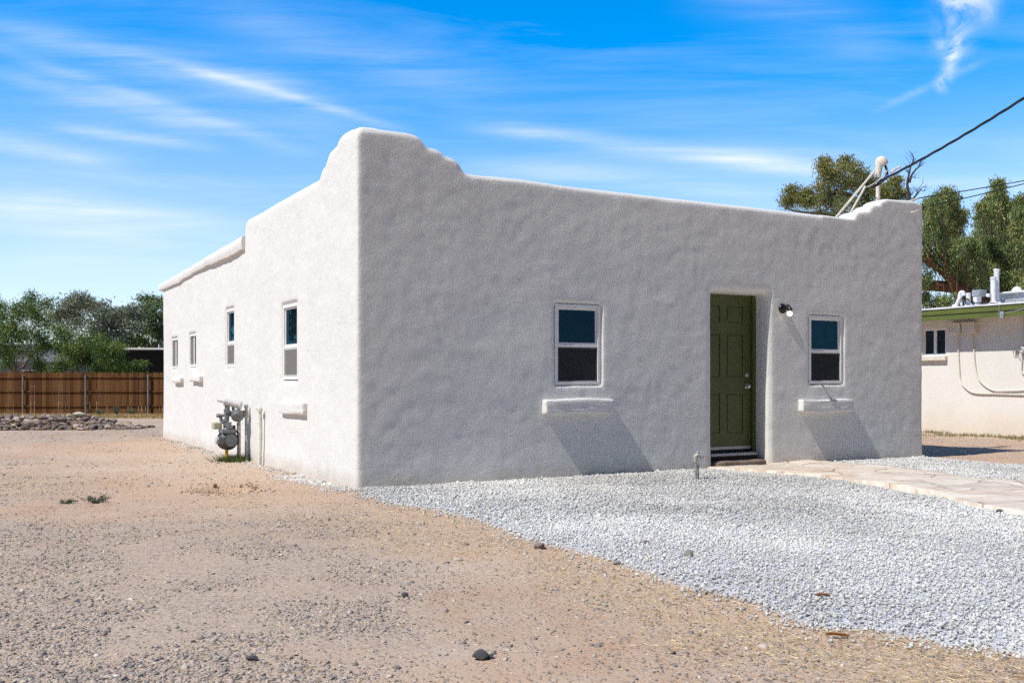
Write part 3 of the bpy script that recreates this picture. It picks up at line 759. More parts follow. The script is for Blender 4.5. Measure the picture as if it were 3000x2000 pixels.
bm = B(); lathe(bm, [(.012, -.12), (.02, -.10), (.02, .1), (.012, .12)], p3(2622, 497, 14.2), (tgt - m0), 8); sp = bobj('cable_clamp', bm, M_LTGREY); tag(sp, 'pale wedge clamp on the twisted cable next to the service mast', 'clamp')
for (a, b, lab) in (((2682, 582), (3000, 524), 'thin black wire leaving the top of the parapet corner, upper of the two'), ((2668, 617), (3000, 533), 'thin black wire fixed to the face of the parapet corner, lower of the two')):
    s_ = p3(a[0], a[1], 14.85); t_ = p3(b[0], b[1], 15.6); en = s_ + (t_ - s_) * 2.2
    bm = B(); tube(bm, sag(s_, en, .03, 50), .008, 6); o = bobj('overhead_wire', bm, M_WIRE); tag(o, lab, 'wire', 'thin wires at the parapet corner')
bm = B(); tube(bm, [p3(2655, 592, 14.80), p3(2672, 588, 14.82), p3(2690, 581, 14.85)], [.014, .02, .012], 8); o = bobj('wire_anchor', bm, M_WIREW); tag(o, 'pale wrapped wire end lying on top of the parapet corner', 'anchor')
x_, z_ = wf(2665, 622, 0); bm = B(); a_ = HO + AX * x_ + Vector((0, 0, z_))
tube(bm, [a_ + AY * .02, a_ - AY * .05 + AX * .05, a_ - AY * .06 + AX * .1 + Vector((0, 0, .03))], .014, 8); o = bobj('wall_hook', bm, M_WIREW); tag(o, 'white painted hook screwed into the parapet corner face', 'hook')

# ------------------------------------------------------------------ gas meter
GL = p3(666, 1200, 14.2); GL.z = 0
G0 = thing('gas_meter', 'grey gas meter with regulator and pale pipe header on steel posts by the side wall', 'meter', GL, ANG)
# local axes: +x toward the wall, +y to the rear of the house, z up; photo pixels land on the plane x = d
def ml2(px, py, d=0.0):
    q = p3(px, py, 14.2 + .25 * d) - GL; return Vector((q.dot(AX), q.dot(AY), q.z))
def gpx(cx, cy, d=0.0): return ml2(600 + cx * .19133, 1100 + cy * .19133, d)
# top header cylinder
a, b = gpx(300, 395), gpx(555, 455)
bm = B(); ax3 = (b - a); L_ = ax3.length
lathe(bm, [(.02, -.10), (.024, -.095), (.024, 0), (.05, .0), (.055, .01), (.052, .02), (.052, L_ - .06), (.060, L_ - .055), (.060, L_), (.052, L_ + .006)], a, ax3, 20)
bobj('pipe_header', bm, M_LTGREY, G0, True)
for p_, q_, r_ in ((gpx(350, 440), gpx(350, 590), .030), (gpx(435, 450), gpx(435, 600), .022), (gpx(325, 450), gpx(322, 560), .020)): 
    bm = B(); tube(bm, [p_, q_], r_, 10); lathe(bm, [(r_ * 1.4, -.025), (r_ * 1.55, -.015), (r_ * 1.55, .015), (r_ * 1.4, .025)], p_.lerp(q_, .8), (0, 0, 1), 6); bobj('riser_pipe', bm, M_GREY, G0, True)
bm = B(); tube(bm, [gpx(205, 610), gpx(400, 600)], .022, 10); lathe(bm, [(.030, -.02), (.030, .02)], gpx(205, 610), gpx(400, 600) - gpx(205, 610), 8)
tube(bm, spline([gpx(245, 630), gpx(255, 690), gpx(290, 720)], 4), .024, 8); tube(bm, [gpx(340, 600), gpx(335, 700)], .034, 10); bobj('valve_pipe', bm, M_GREY, G0, True)
bm = B(); c_ = gpx(500, 610, .02)
lathe(bm, [(.025, -.075), (.055, -.07), (.06, -.045), (.088, -.025), (.093, 0), (.088, .025), (.055, .04), (.04, .075), (.018, .08)], c_, (.35, .75, .25), 22)
bobj('regulator', bm, M_GREY, G0, True)
bm = B(); tube(bm, spline([gpx(300, 720), gpx(350, 790), gpx(430, 800)], 5), .026, 8); bobj('elbow_pipe', bm, M_GREY, G0, True)
# meter body: two round domed halves around a horizontal axis
c_ = gpx(345, 985); axm = (Vector((.18, -1, 0))).normalized(); R_ = .128
bm = B(); lathe(bm, [(.04, -.135), (.09, -.13), (.115, -.10), (R_, -.06), (R_ + .012, -.05), (R_ + .012, -.03), (R_, -.025), (R_ * .97, .025), (R_ + .012, .03), (R_ + .012, .05), (R_, .06), (.118, .10), (.095, .125), (.04, .135)], c_, axm, 28)
bobj('meter_body', bm, M_DKGREY, G0, True)
bm = B(); lathe(bm, [(.02, -.012), (.075, -.008), (.088, .0)], c_ + axm * .138, axm, 24); bobj('face_cover', bm, M_GREY, G0, True)
bm = B(); cc = c_ + Vector((-R_ - .01, 0, .0)); lathe(bm, [(.055, -.02), (.055, .012), (.045, .018), (.02, .022)], cc + axm * -.03, (-1, 0, 0), 18); bobj('badge_plate', bm, M_LTGREY, G0, True)
bm = B(); box(bm, c_.x - .10, c_.x + .10, c_.y - .13, c_.y + .12, c_.z + .10, c_.z + .16, .012); tube(bm, [c_ + Vector((0, -.10, .17)), c_ + Vector((0, -.10, .26))], .036, 10); tube(bm, [c_ + Vector((0, .10, .17)), c_ + Vector((0, .10, .30))], .036, 10)
bobj('top_case', bm, M_GREY, G0, True)
bm = B(); q = gpx(185, 770, -.03); box(bm, q.x - .06, q.x + .06, q.y - .07, q.y + .09, q.z - .045, q.z + .055, .015); bobj('index_cover', bm, simple('yellowed_plastic', (.45, .43, .33), .3, .2), G0)
bm = B(); t_ = gpx(335, 1100); tube(bm, [t_, Vector((t_.x, t_.y, -.05))], .024, 10); bobj('yellow_riser', bm, M_YEL, G0, True)
def post(name, cx, topy, botpx, d, r_, mat):
    t_ = gpx(cx, topy, d); bm = B(); tube(bm, [t_, t_.lerp(Vector((t_.x, t_.y, 0)), .5) + Vector((.004, .004, 0)), Vector((t_.x, t_.y - .01, -.08))], r_, 10); return bobj(name, bm, mat, G0, True)
post('support_post', 527, 500, 0, .03, .020, M_PIPE)
post('support_post', 505, 720, 0, .12, .013, M_DKGREY)
bm = B(); q0 = gpx(635, 480, .22); tube(bm, [q0, Vector((q0.x, q0.y, -.08))], .021, 10); lathe(bm, [(.03, -.015), (.03, .03), (.018, .04)], q0, (0, 0, 1), 8); lathe(bm, [(.032, -.05), (.034, 0), (.032, .05)], q0 - Vector((0, 0, .10)), (0, 0, 1), 8); bobj('house_pipe', bm, M_PIPE, G0, True)
bm = B(); tube(bm, [gpx(530, 590, .06), q0 - Vector((0, 0, .11))], .018, 8); lathe(bm, [(.036, -.03), (.036, .03)], gpx(595, 575, .16), q0 - gpx(530, 590, .06), 8); bobj('shutoff_valve', bm, M_BRASS, G0, True)
bm = B(); tube(bm, [gpx(440, 760, .08), gpx(445, 850, .09), gpx(500, 850, .11)], .03, 8); bobj('outlet_pipe', bm, M_DKGREY, G0, True)
# painted standpipe at the wall
o, _z = wl(762, 1200, -.06); base = HO + AY * o - AX * .06
sp = thing('wall_pipe', 'white painted pipe standing against the side wall right of the gas meter', 'pipe', base, ANG)
zt = wl(757, 1200, -.06)[1]; bm = B(); tube(bm, [(0, .015, -.05), (.012, .005, .45), (0, 0, zt + .02)], .024, 10); bobj('pipe', bm, M_PIPEW, sp, True)
bm = B(); lathe(bm, [(.032, -.03), (.034, 0), (.030, .03)], (0, 0, zt), (0, 0, 1), 8); tube(bm, [(0, 0, zt), (-.01, .03, zt + .02), (-.015, .08, zt + .012)], .022, 8); bobj('elbow', bm, M_PIPEW, sp, True)

# garden faucet -----------------------------------------------------------
fx_, fy_ = gp(2040, 1412)
fa = thing('garden_faucet', 'grey pipe with hose tap standing in the gravel before the front door', 'faucet', (fx_, fy_, 0), ANG)
k_ = fy_ / F
hf = (1412 - 1345) * k_
bm = B(); tube(bm, [(0, 0, -.05), (-.008, 0, hf * .6), (-.012, 0, hf)], .0155, 10); bobj('riser', bm, M_STEEL, fa, True)
bm = B(); lathe(bm, [(.022, -.03), (.026, -.01), (.024, .03), (.02, .05)], (-.012, 0, hf), (0, 0, 1), 10); tube(bm, spline([(-.012, 0, hf + .03), (.015, -.01, hf + .05), (.05, -.02, hf + .035), (.065, -.025, hf + .012)], 4), [.024] * 12 + [.022], 10); bobj('tap_body', bm, M_PIPE, fa, True)
bm = B(); tube(bm, [(.02, -.01, hf + .05), (.028, -.012, hf + .085)], .007, 8); box(bm, -.0, .062, -.022, -.002, hf + .08, hf + .09, .003); bobj('tap_lever', bm, M_LTGREY, fa)
bm = B(); tube(bm, [(.034, .0, -.05), (.024, .0, .20)], .008, 6); bobj('stake', bm, M_BRASS, fa)

# ------------------------------------------------------------------ neighbour's house
def m_nwall():
    m = N('cream_stucco'); p = m.pos(True); z = m.n('SeparateXYZ', Vector=p).outputs[2]
    col = (.735, .71, .655)
    c = m.mix(m.rng(m.noise(p, 1.2, 4), .35, .65), tuple(q * .94 for q in col), col)
    st = m.math('MULTIPLY', m.rng(m.math('ADD', z, m.math('MULTIPLY', m.noise(p, 2.2, 4), -.75)), .30, -.40), .55)
    c = m.mix(st, c, (.60, .47, .34))
    return m.fin(c, .9, m.bump(m.noise(p, 50, 3), .6, .006), Specular_IOR_Level=.2)
nb = thing('cream_house', 'low cream house with olive fascia and white roof across the side drive', 'house', NO, ANG)
yA = wn(2700, 1100)[0]; OV = .50
zfb0 = wn(2850, 932, -OV)[1]; zft = zfb0 + (33 * (wn(2850, 932, -OV)[1] - wn(2850, 965, -OV)[1]) / 33)
zfb = zfb0
NB0, NB1, ND = -7.0, 9.5, 8.0
bm = B(); wq = rectF
def rectN(l, r_, t, b, xo=0.0):
    cx = (l + r_) / 2; cy = (t + b) / 2
    return wn(r_, cy, xo)[0], wn(l, cy, xo)[0], wn(cx, b, xo)[1], wn(cx, t, xo)[1]
wN = rectN(2702, 2772, 961, 1042); zw = zfb + .20
# wall with a window opening
for (y0, y1, z0, z1) in ((NB0, wN[0], -.2, zw), (wN[1], NB1, -.2, zw), (wN[0], wN[1], -.2, wN[2]), (wN[0], wN[1], wN[3], zw)):
    box(bm, 0, .2, y0, y1, z0, z1)
box(bm, .2, ND, NB0, NB0 + .2, -.2, zw); box(bm, .2, ND, NB1 - .2, NB1, -.2, zw); box(bm, ND - .2, ND, NB0 + .2, NB1 - .2, -.2, zw); box(bm, 1.5, 1.6, NB0 + .2, NB1 - .2, -.2, zw)
bobj('wall', bm, m_nwall(), nb)
bm = B(); box(bm, -OV, -OV + .045, NB0 - .4, NB1 + .4, zfb, zft - .03); bobj('fascia', bm, M_FASCIA, nb)
bm = B(); box(bm, -OV - .02, -OV + .03, NB0 - .4, NB1 + .4, zft - .115, zft - .001); bobj('fascia_trim', bm, M_FASCIA, nb)
bm = B(); box(bm, -OV + .046, .3, NB0 - .38, NB1 + .38, zfb + .02, zfb + .04); bobj('soffit', bm, M_CREAM, nb)
bm = B()
vs = [bm.verts.new(q) for q in ((-OV - .04, NB0 - .42, zft), (-OV - .04, NB1 + .42, zft), (-OV - .04, NB1 + .42, zft + .035), (-OV - .04, NB0 - .42, zft + .035), (ND / 2, NB0 - .42, zft + .42), (ND / 2, NB1 + .42, zft + .42), (ND + .4, NB0 - .42, zft + .0), (ND + .4, NB1 + .42, zft + .0))]
for f_ in ((0, 1, 2, 3), (3, 2, 5, 4), (4, 5, 7, 6), (0, 6, 7, 1)): bm.faces.new([vs[q] for q in f_])
bm.faces.new((vs[0], vs[3], vs[4], vs[6])); bm.faces.new((vs[1], vs[7], vs[5], vs[2]))
bobj('roof', bm, M_ROOFW, nb)
fx = Fx('L'); u0, u1, z0, z1 = wN; um = (u0 + u1) / 2
bm = B(); frame_ring(fx, bm, u0, u1, z0, z1, .05, .03, .10); fx.box(bm, um - .035, um + .035, .035, .09, z0 + .05, z1 - .05); wnd = bobj('window', bm, M_VINYL, nb)
bm = B(); fx.box(bm, u0 + .04, u1 - .04, .06, .066, z0 + .04, z1 - .04, 0); bobj('pane', bm, M_GLASS2, wnd)
qs = rectN(2698, 2771, 1042, 1056, -.06); bm = B(); box(bm, -.09, .03, qs[0], qs[1] + .1, qs[2], qs[3], .012); bobj('window_sill', bm, M_CREAM, nb)
def npt(cx, cy, xo=-.03): y, z = wn(2600 + cx * .41451, 750 + cy * .41451, xo); return Vector((xo, y, z))
for (l, r_, t, b) in ((433, 517, 476, 552), (530, 620, 470, 546)):
    q = rectN(2600 + l * .41451, 2600 + r_ * .41451, 750 + t * .41451, 750 + b * .41451, -.10)
    bm = B(); box(bm, -.13, .01, q[0], q[1], q[2], q[3], .01); jb = bobj('junction_box', bm, M_CREAM, nb)
    bm = B(); box(bm, -.145, -.131, q[0] - .006, q[1] + .006, q[3] - .05, q[3] + .012, .004); bobj('box_lid', bm, M_CREAM, jb)
for pts in ([(497, 552), (500, 660), (506, 780), (515, 870), (540, 920), (610, 965), (770, 972), (965, 978), (1200, 985)], [(597, 545), (610, 660), (616, 740), (630, 830), (660, 890), (740, 945), (820, 952), (965, 945), (1200, 938)]):
    bm = B(); tube(bm, spline([npt(*p) for p in pts], 5), .014, 8); bobj('conduit', bm, M_CREAM, nb, True)
bm = B(); tube(bm, spline([npt(885, 650), npt(890, 690), npt(905, 705), npt(922, 685), npt(925, 650)], 5), .007, 6); tube(bm, spline([npt(920, 650), npt(922, 700), npt(934, 722), npt(946, 700), npt(948, 655)], 5), .007, 6); bobj('hanging_cable', bm, M_WIREW, nb)
bm = B(); tube(bm, spline([npt(957, 425), npt(958, 640), npt(956, 690), npt(950, 740), npt(948, 805), npt(962, 830), npt(990, 850)], 5), .016, 8); tube(bm, [npt(960, 640, -.06), npt(960, 680, -.06)], .05, 8); bobj('service_conduit', bm, M_LTGREY, nb)
bm = B(); tube(bm, [npt(790, 335, -OV - .03), npt(788, 420, -OV - .03)], .008, 6); box(bm, -OV - .06, -OV - .01, npt(818, 400, -OV)[1] - .04, npt(818, 400, -OV)[1] + .04, npt(818, 440, -OV)[2], npt(818, 392, -OV)[2], .01); tube(bm, [npt(812, 448, -OV - .05), npt(825, 405, -OV - .06), npt(965, 372, -OV - .6)], .008, 6); bobj('wire_bracket', bm, M_STEEL, nb)
# roof things
def rpt(cx, cy, xo=1.3): y, z = wn(2600 + cx * .41451, 750 + cy * .41451, xo); return Vector((xo, y, z))
def roof_thing(name, label, cat, group=None): return thing(name, label, cat, NO, ANG, group)
def roofz(xo): return zft + .035 + (xo + OV) / (ND / 2 + OV) * .385
def rpipe(cx, cy, r_, xo, label, cap=False, lean=0, mat=M_ROOFW):
    t_ = rpt(cx, cy, xo); o = thing('roof_pipe', label, 'pipe', NO + AX * xo + AY * t_.y + Vector((0, 0, roofz(xo))), ANG, 'white pipes on the cream house roof')
    h_ = t_.z - roofz(xo); bm = B(); tube(bm, [(0, lean, -.03), (0, 0, h_)], r_, 14); bobj('pipe', bm, mat, o, True)
    bm = B(); lathe(bm, [(r_ * 2.2, -.02), (r_ * 1.2, .05)], (0, lean, 0), (0, 0, 1), 14); bobj('flashing', bm, mat, o, True)
    bm = B(); lathe(bm, [(r_ * 1.0, 0), (r_ * 1.12, .004), (r_ * 1.12, .05), (r_ * .9, .055)], (0, 0, h_ - .05), (0, 0, 1), 14); bobj('collar', bm, mat, o, True)
    return o
rpipe(771, 92, .055, 1.3, 'tallest white vent pipe on the cream house roof')
rpipe(748, 148, .058, 1.15, 'white vent pipe just shorter than and touching the tallest one on the roof')
rpipe(572, 262, .048, .75, 'short white vent pipe without bend, between the bent pipe and grey box')
o = rpipe(512, 290, .040, .55, 'short bent white pipe with wires, lowest on the cream house roof', lean=.12)
t_ = rpt(512, 290, .55); h_ = t_.z - roofz(.55); bm = B(); tube(bm, spline([(0, 0, h_ - .02), (0, -.01, h_ + .08), (0, -.07, h_ + .10), (0, -.10, h_ + .03)], 4), .045, 10); bobj('gooseneck', bm, M_ROOFW, o, True)
def rect_r(l, r_, t, b, xo):
    p_, q_ = rpt(l, b, xo), rpt(r_, t, xo); return q_.y, p_.y, p_.z, q_.z
o = roof_thing('junction_cabinet', 'small grey metal box on a white pedestal on the cream roof', 'box'); q = rect_r(616, 672, 238, 286, 1.0)
bm = B(); box(bm, .9, 1.15, q[0], q[1], q[2], q[3], .01); bobj('cabinet', bm, M_STEEL, o)
q2 = rect_r(620, 645, 310, 338, 1.0); bm = B(); box(bm, .92, 1.1, q2[0], q2[1], roofz(1.0) - .05, q[2], .01); bobj('pedestal', bm, M_ROOFW, o)
o = roof_thing('air_cooler', 'flat white rooftop cooler with dome cap on the cream roof', 'cooler'); q = rect_r(790, 965, 250, 276, 1.7)
bm = B(); box(bm, 1.4, 2.5, q[0] - .7, q[1], q[2], q[3], .02); bobj('lid', bm, M_ROOFW, o)
bm = B(); box(bm, 1.5, 2.4, q[0] - .6, q[1] - .1, roofz(1.9) - .15, q[2], .01); bobj('cabinet', bm, M_STEEL, o)
t_ = rpt(915, 250, 1.7); bm = B(); lathe(bm, [(.11, -.01), (.11, .03), (.07, .09), (.01, .11)], t_, (0, 0, 1), 14); bobj('dome_cap', bm, M_ROOFW, o, True)
q2 = rect_r(716, 738, 266, 290, 1.1); bm = B(); box(bm, 1.0, 1.1, q2[0], q2[1], q2[2], q2[3], .01); bobj('duct_stub', bm, M_ROOFW, o)
bm = B(); tube(bm, spline([rpt(515, 300, .5), rpt(545, 320, .5), rpt(565, 300, .62), rpt(600, 330, .8), rpt(700, 330, .7), rpt(780, 335, -.3)], 6), .012, 6); o = bobj('roof_wire', bm, M_WIRE); o.location = NO; o.rotation_euler = (0, 0, ANG); tag(o, 'loose black wire trailing between the pipes on the cream roof', 'wire')

# ------------------------------------------------------------------ fence
FY = 39.0; FZ = -.16; FT = 1.55
def m_wood():
    m = N('stained_cedar'); p = m.pos(); x = m.n('SeparateXYZ', Vector=p).outputs[0]
    cell = m.n('TexWhiteNoise', noise_dimensions='1D'); m.set(cell.inputs['W'], m.math('FLOOR', m.math('DIVIDE', x, .1367)))
    c = m.ramp(cell.outputs[0], [(0, (.075, .034, .014)), (.5, (.135, .062, .024)), (.85, (.18, .088, .034)), (1, (.22, .12, .05))])
    gr = m.noise(m.n('Mapping', Vector=p, Scale=(40., 40., 1.6)).outputs[0], 1, 4)
    c = m.mix(m.rng(gr, .35, .7, 0, .5), c, (.12, .05, .017))
    c = m.mix(m.rng(m.noise(p, 1.0, 3), .5, .7, 0, .5), c, (.10, .045, .017))
    kn = m.n('TexVoronoi', Vector=m.n('Mapping', Vector=p, Scale=(5., 1., 3.)).outputs[0], Scale=1.0).outputs['Distance']
    c = m.mix(m.rng(kn, .10, .05, 0, .8), c, (.04, .018, .008))
    return m.fin(c, .75, m.bump(gr, .4, .004), Specular_IOR_Level=.2)
M_WOOD = m_wood(); M_POST = simple('dull_galvanised_post', (.24, .245, .25), .6, .2, 6, .2)
fence = thing('wooden_fence', 'brown cedar picket fence with steel posts across the back of the dirt lot', 'fence', (0, FY, FZ))
sp_ = 2.455; px0 = -19.17 - sp_ * 5
for i in range(11):
    xa = px0 + i * sp_
    bm = B(); tube(bm, [(xa, -.055, -.1), (xa, -.055, FT + FZ * 0 - .02)], .032, 10); ball(bm, (xa, -.055, FT - .02), .036, 1, 1, .5)
    bobj('post', bm, M_POST, fence, True)
    if i == 10: break
    bm = B(); nbd = 18; wb = sp_ / nbd
    for k in range(nbd):
        x0 = xa + k * wb; g_ = random.choice((.003, .004, .006, .012, .018)); t_ = FT + .14 + random.uniform(-.012, .012) - i * .008; off = random.uniform(-.003, .003)
        pts = [(x0, .03), (x0 + wb - g_, .03), (x0 + wb - g_, t_ - .035), (x0 + wb * .72, t_), (x0 + wb * .28, t_), (x0, t_ - .035)]
        f1 = [bm.verts.new((a, .03 + off, b)) for a, b in pts]; f2 = [bm.verts.new((a, .046 + off, b)) for a, b in pts]
        bm.faces.new(f1); bm.faces.new(f2[::-1])
        for q in range(6): bm.faces.new((f1[q], f2[q], f2[(q + 1) % 6], f1[(q + 1) % 6]))
    bobj('board_panel', bm, M_WOOD, fence)
    for zr in (.33, .90, 1.46):
        bm = B(); dz = random.uniform(-.012, .012); box(bm, xa + .004, xa + sp_ - .004, -.012, .026, zr - .022 + dz, zr + .022 + dz, .003); bobj('rail', bm, M_WOOD, fence)
bm = None

# ------------------------------------------------------------------ rock heap
def m_rock():
    m = N('fieldstone'); p = m.pos(True)
    rnd = m.n('ObjectInfo').outputs['Random']
    c = m.ramp(rnd, [(0, (.10, .075, .065)), (.3, (.24, .16, .13)), (.5, (.17, .145, .135)), (.75, (.40, .29, .22)), (1, (.52, .43, .33))])
    c = m.mix(m.rng(m.noise(p, 3.0, 4), .4, .68, 0, .6), c, m.mix(.5, c, (.42, .36, .31)))
    return m.fin(c, .85, m.bump(m.noise(p, 7, 4), .6, .05), Specular_IOR_Level=.25)
M_ROCK = m_rock()
def rock_mesh(seed, jit=.18, sub=3):
    rr = np.random.default_rng(seed); V, Fc = ico(sub); 
    W = V * (1 + (fbm(V + seed * 3.7, 1.3, seed, 2)[:, None] - .5) * 2 * jit * 1.6)
    for _ in range(9):
        n = rr.normal(size=3); n /= np.linalg.norm(n); d = rr.uniform(.55, .85); s = W @ n; W = W - np.outer(np.maximum(s - d, 0) * .92, n)
    me = bpy.data.meshes.new('fieldstone'); me.from_pydata(W.tolist(), [], Fc.tolist()); me.materials.append(M_ROCK); return me
RM = [rock_mesh(s) for s in range(9)]
LB = 'brown or grey fieldstone lying in the low rock heap before the wooden fence'
rr = random.Random(3); cnt = 0; placed = []
for it in range(6000):
    if cnt >= 297: break
    x = rr.uniform(-12.75, -8.6) if rr.random() < .9 else rr.uniform(-9.4, -8.7); y = 23.2 + rr.random() ** 1.25 * 1.75
    if x > -9.15 and abs(y - 24.2) > .9: continue
    h_ = float(heap_h(np.array([x]), np.array([y]))[0])
    if h_ < .015 and not (x < -8.9 and abs(y - 23.25) < .12): continue
    s_ = rr.choice((.055, .065, .075, .085, .11)) * (1.0 if h_ > .08 else .75)
    z = float(gh(np.array([x]), np.array([y]), False)[0]) + s_ * .35 + (.02 if h_ > .1 else 0)
    if any((x - a) ** 2 + (y - b) ** 2 + (z - c) ** 2 < ((s_ + d) * .50) ** 2 for a, b, c, d in placed): continue
    placed.append((x, y, z, s_))
    o = bpy.data.objects.new('fieldstone', RM[cnt % 9]); C.objects.link(o); o.location = (x, y, z)
    o.scale = (s_ * rr.uniform(.9, 1.5), s_ * rr.uniform(.8, 1.2), s_ * rr.uniform(.5, .85)); o.rotation_euler = (rr.uniform(-.5, .5), rr.uniform(-.5, .5), rr.uniform(0, 6.28))
    tag(o, LB, 'rock', 'stones of the rock heap'); cnt += 1
M_PALE = simple('pale_limestone', (.56, .52, .44), .85, .12, 5, 0, .02, 12)
def lone(px, py, wpx, hpx, mat, label, seed, z0=0.0, Yd=None, name='stone', rz=0, flat=None):
    if Yd is None: x, y = gp(px, py, z0)
    else: x, y = (px - CX) / F * Yd, Yd
    w = wpx / F * y / 2; h = hpx / F * y / 2
    me = rock_mesh(seed, .12); me.materials.clear(); me.materials.append(mat)
    z = float(gh(np.array([x]), np.array([y]))[0]) if Yd is None else EYE + (HY - py) / F * y
    o = bpy.data.objects.new(name, me); C.objects.link(o); o.location = (x, y, z + h * .75); o.scale = (w * 1.12, w * .8, h * 1.15); o.rotation_euler = (0, 0, rz); tag(o, label, 'stone'); return o
lone(235, 1221, 42, 17, M_PALE, 'large pale flat boulder resting at the back of the rock heap', 31, Yd=24.4, name='boulder')
M_S1 = simple('brown_cobble', (.22, .16, .14), .8, .25, 20, 0, .004, 60); M_S2 = simple('dark_grey_rock', (.085, .09, .095), .8, .3, 20, 0, .006, 60); M_S3 = simple('mid_grey_rock', (.24, .22, .20), .8, .25, 20, 0, .004, 60)
lone(1582, 1607, 38, 22, M_S1, 'smooth brown egg-shaped cobble on the dirt at the gravel edge', 41)
lone(2018, 1645, 26, 27, M_S3, 'pointed grey rock standing alone on the gravel', 42)
lone(1405, 1934, 46, 30, M_S2, 'largest dark rock on the near dirt', 43)
lone(1436, 1932, 26, 16, M_S2, 'small dark rock touching the largest dark rock', 44)
lone(738, 1943, 34, 18, M_S2, 'dark rounded rock among the pebbles of the near left dirt', 45)
lone(1186, 1750, 20, 16, M_S2, 'small dark pointed rock alone on the middle dirt', 46)
lone(950, 1420, 14, 12, M_S3, 'grey rounded stone at the foot of the white side wall corner', 47)
lone(1893, 1602, 18, 12, M_S1, 'small reddish stone lying on the pale gravel', 48)
lone(1809, 1655, 28, 12, M_S3, 'flat grey-brown stone half buried at the gravel edge', 49)
lone(1343, 1637, 28, 8, M_PALE, 'white flat chip of stone on the straw covered dirt', 50)
lone(2928, 1492, 22, 12, M_S2, 'round dark cobble set in the near end of the flagstone path', 51, z0=.05)
lone(2895, 1478, 24, 10, M_S3, 'grey flat cobble set in the flagstone path behind the dark one', 52, z0=.05)

M_DLEAF = simple('dry_brown_leaf', (.33, .17, .06), .6, .3, 30)
for px, py, L, rz, lab in ((2410, 1747, .075, -.25, 'curled brown dry leaf lying on the pale gravel'), (2452, 1846, .10, -.35, 'long brown dry leaf at the lower edge of the gravel')):
    x, y = gp(px, py, .03); z = float(gh(np.array([x]), np.array([y]))[0]) + .012; bm = B(); rows = []
    for k in range(9):
        t = k / 8; w_ = .012 * math.sin(math.pi * (t * .94 + .03)); c_ = Vector(((t - .5) * L, 0, .006 * math.sin(t * 3.1)))
        rows.append([bm.verts.new(c_ + Vector((0, q * w_, abs(q) * .012 + h_))) for h_ in (0, .0015) for q in (-1, 0, 1)])
    for a, b in zip(rows, rows[1:]):
        for i, j in ((0, 1), (1, 2), (2, 5), (5, 4), (4, 3), (3, 0)): bm.faces.new((a[i], a[j], b[j], b[i]))
    o = bobj('dry_leaf', bm, M_DLEAF); o.location = (x, y, z); o.rotation_euler = (0, 0, rz); tag(o, lab, 'leaf')
# ------------------------------------------------------------------ vegetation
def m_leaf(name, stops, trans=.25):
    m = N(name); c = m.ramp(m.attr('tint'), stops)
    d = m.n('BsdfDiffuse', Color=c).outputs[0]; t = m.n('BsdfTranslucent', Color=m.mix(.5, c, (.14, .17, .02))).outputs[0]
    g = m.n('BsdfGlossy', Color=(.5, .5, .5), Roughness=.45).outputs[0]
    a = m.n('MixShader'); m.set(a.inputs[0], trans); m.set(a.inputs[1], d); m.set(a.inputs[2], t)
    b = m.n('MixShader'); m.set(b.inputs[0], .05); m.set(b.inputs[1], a.outputs[0]); m.set(b.inputs[2], g)
    m.t.links.new(b.outputs[0], m.out.inputs[0]); return m.m
M_LF_MESQ = m_leaf('mesquite_leaf', [(0, (0.036, 0.085, 0.021)), (.5, (0.105, 0.186, 0.040)), (.85, (0.191, 0.272, 0.056)), (1, (0.282, 0.302, 0.101))])
M_LF_EUC = m_leaf('eucalyptus_leaf', [(0, (0.097, 0.130, 0.094)), (.5, (0.203, 0.235, 0.170)), (.9, (0.308, 0.341, 0.244)), (1, (0.406, 0.389, 0.308))], .15)
M_LF_DK = m_leaf('dark_leaf', [(0, (0.041, 0.083, 0.034)), (.5, (0.112, 0.169, 0.064)), (1, (0.225, 0.281, 0.112))], .2)
M_LF_PEP = m_leaf('weeping_leaf', [(0, (0.085, 0.151, 0.060)), (.5, (0.217, 0.293, 0.104)), (.85, (0.358, 0.395, 0.142)), (1, (0.471, 0.415, 0.160))], .3)
M_LF_OLV = m_leaf('olive_leaf', [(0, (0.097, 0.130, 0.049)), (.5, (0.244, 0.268, 0.089)), (.85, (0.389, 0.356, 0.121)), (1, (0.454, 0.324, 0.130))], .3)
M_LF_WEED = m_leaf('weed_leaf', [(0, (.05, .09, .02)), (.5, (.10, .15, .035)), (1, (.26, .22, .09))], .3)
M_LF_DRY = m_leaf('dry_grass_blade', [(0, (.30, .19, .07)), (.5, (.48, .33, .13)), (1, (.60, .46, .22))], .3)
M_LF_DUSTY = m_leaf('dusty_shrub_leaf', [(0, (.08, .10, .07)), (.5, (.14, .16, .11)), (1, (.20, .21, .15))], .2)

